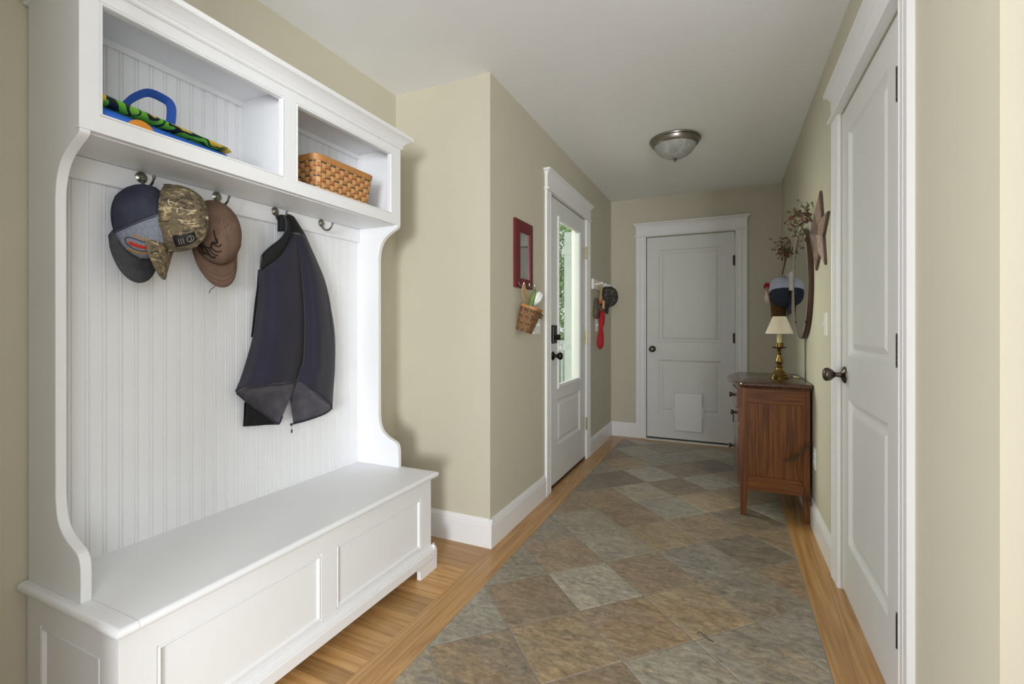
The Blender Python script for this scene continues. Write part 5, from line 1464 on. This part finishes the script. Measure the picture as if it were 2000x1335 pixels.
# ================================================================== OUTSIDE THE ENTRY DOOR
mb = MB(); mb.box(-3.4, LX - .121, AY + .12, 7.3, -.12, -.04); struct(mb.build('porch_floor', porch_floor_m), 'pale porch floor outside the entry door', 'porch floor')
mb = MB(); mb.box(-14, -3.4, -2, 26, -.3, -.2); mb.box(-3.4, LX - .121, 7.3, 26, -.3, -.2); struct(mb.build('ground', lawn_m), 'green lawn beyond the porch', 'lawn')
mb = MB()
mb.box(-2.02, LX - .121, 6.5, 6.6, -.04, 2.5)
for k in range(9): mb.box(-2.02 + .09 * k, -2.012 + .09 * k, 6.494, 6.5, -.04, 2.3)
mb.box(-2.14, -2.02, 6.47, 6.6, -.04, 2.5); mb.box(-2.16, LX - .121, 6.46, 6.5, 2.18, 2.30)
struct(mb.build('wall_porch', porch_w), 'white panelled porch wall seen through the door glass', 'porch wall')
PRL = thing('porch_railing', 'white porch railing seen through the door glass', 'railing', (-2.7, 7.2, -.04))
for z in (.86, .12): box('rail', porch_w, (-3.35, -2.14, 7.17, 7.23, z, z + .06), PRL, .004)
for x in [-3.30 + .11 * k for k in range(11)]: box('baluster', porch_w, (x - .018, x + .018, 7.182, 7.218, .18, .86), PRL, .002)
def tree(label, x, y, h, r, seed, n=9000):
    rd = random.Random(seed)
    t = thing('tree', label, 'tree', (x, y, -.2))
    mb = MB(); mb.tube(catmull([(x, y, -.2), (x + .1, y, h * .3), (x - .05, y + .1, h * .6), (x, y, h * .9)], 4), [.12 - .1 * k / 13 for k in range(13)], 8); mb.build('trunk', bark, t, smooth=60)
    mb = MB()
    for k in range(n):
        d = Vector((rd.gauss(0, 1), rd.gauss(0, 1), rd.gauss(0, 1))).normalized() * (rd.random() ** .4)
        lump = 1 + .25 * math.sin(d.x * 7 + seed) * math.cos(d.z * 6)
        c = Vector((x + d.x * r * lump, y + d.y * r * lump, h * .55 + d.z * h * .47 * lump))
        u = Vector((rd.gauss(0, 1), rd.gauss(0, 1), rd.gauss(0, .7))).normalized(); v = u.cross(Vector((rd.gauss(0, 1), rd.gauss(0, 1), 1))).normalized()
        s = rd.uniform(.06, .12)
        mb.poly([c, c + u * s * .5 + v * s * .35, c + u * s, c + u * s * .5 - v * s * .35])
    mb.build('crown', leaf_a, t, recalc=False)
tree('leafy green tree seen through the left part of the door glass', -3.9, 10.6, 4.4, 1.3, 3)
tree('taller leafy tree standing behind the first one outside the door', -5.6, 14.0, 6.5, 2.2, 5)

# ================================================================== LIGHT, CAMERA
sc = bpy.context.scene
w = bpy.data.worlds.new('World'); sc.world = w; w.use_nodes = True
bg = w.node_tree.nodes['Background']
bg.inputs['Color'].default_value = (0.90, 0.95, 1.0, 1); bg.inputs['Strength'].default_value = 0.95

def area(name, loc, target, sx, sy, power, col=(1, 1, 1)):
    l = bpy.data.lights.new(name, 'AREA'); l.shape = 'RECTANGLE'; l.size = sx; l.size_y = sy; l.energy = power; l.color = col
    o = bpy.data.objects.new(name, l); C.objects.link(o); o.location = loc
    o.rotation_euler = (Vector(target) - Vector(loc)).to_track_quat('-Z', 'Y').to_euler()
    return o
area('window_light', (2.0, -5.4, 1.1), (-.7, 2.0, 1.6), 1.9, 1.7, 450, (.96, .98, 1.0))
area('side_fill_light', (-2.6, -1.75, 1.05), (.45, 1.7, 1.9), 1.6, 1.8, 125, (.98, .985, 1.0))  # added fill lamp to brighten the right wall and closet door
area('near_fill_light', (.75, -.95, 1.35), (-1.5, -.95, 1.35), 1.2, 1.3, 26, (.90, .95, 1.0))  # added cool fill lamp to brighten the hall tree front
area('porch_daylight', (-3.0, 4.15, 1.95), (.45, 2.7, 1.5), 1.3, 1.5, 85, (1.0, 1.0, .84))

cam = bpy.data.cameras.new('camera'); co = bpy.data.objects.new('camera', cam); C.objects.link(co)
co.location = (0, 0, EYE); co.rotation_euler = (PI / 2, 0, YAW)
cam.sensor_fit = 'HORIZONTAL'; cam.sensor_width = 36; cam.lens = FPX / 2000 * 36
cam.shift_y = -(667.5 - HORIZON) / 2000
cam.clip_start = .02
sc.camera = co
sc.view_settings.view_transform = 'Standard'; sc.view_settings.look = 'None'
sc.view_settings.gamma = 1.0; sc.view_settings.use_curve_mapping = False
sc.view_settings.exposure = 0.18
sc.cycles.use_denoising = True
sc.cycles.max_bounces = 10; sc.cycles.diffuse_bounces = 6; sc.cycles.sample_clamp_indirect = 6
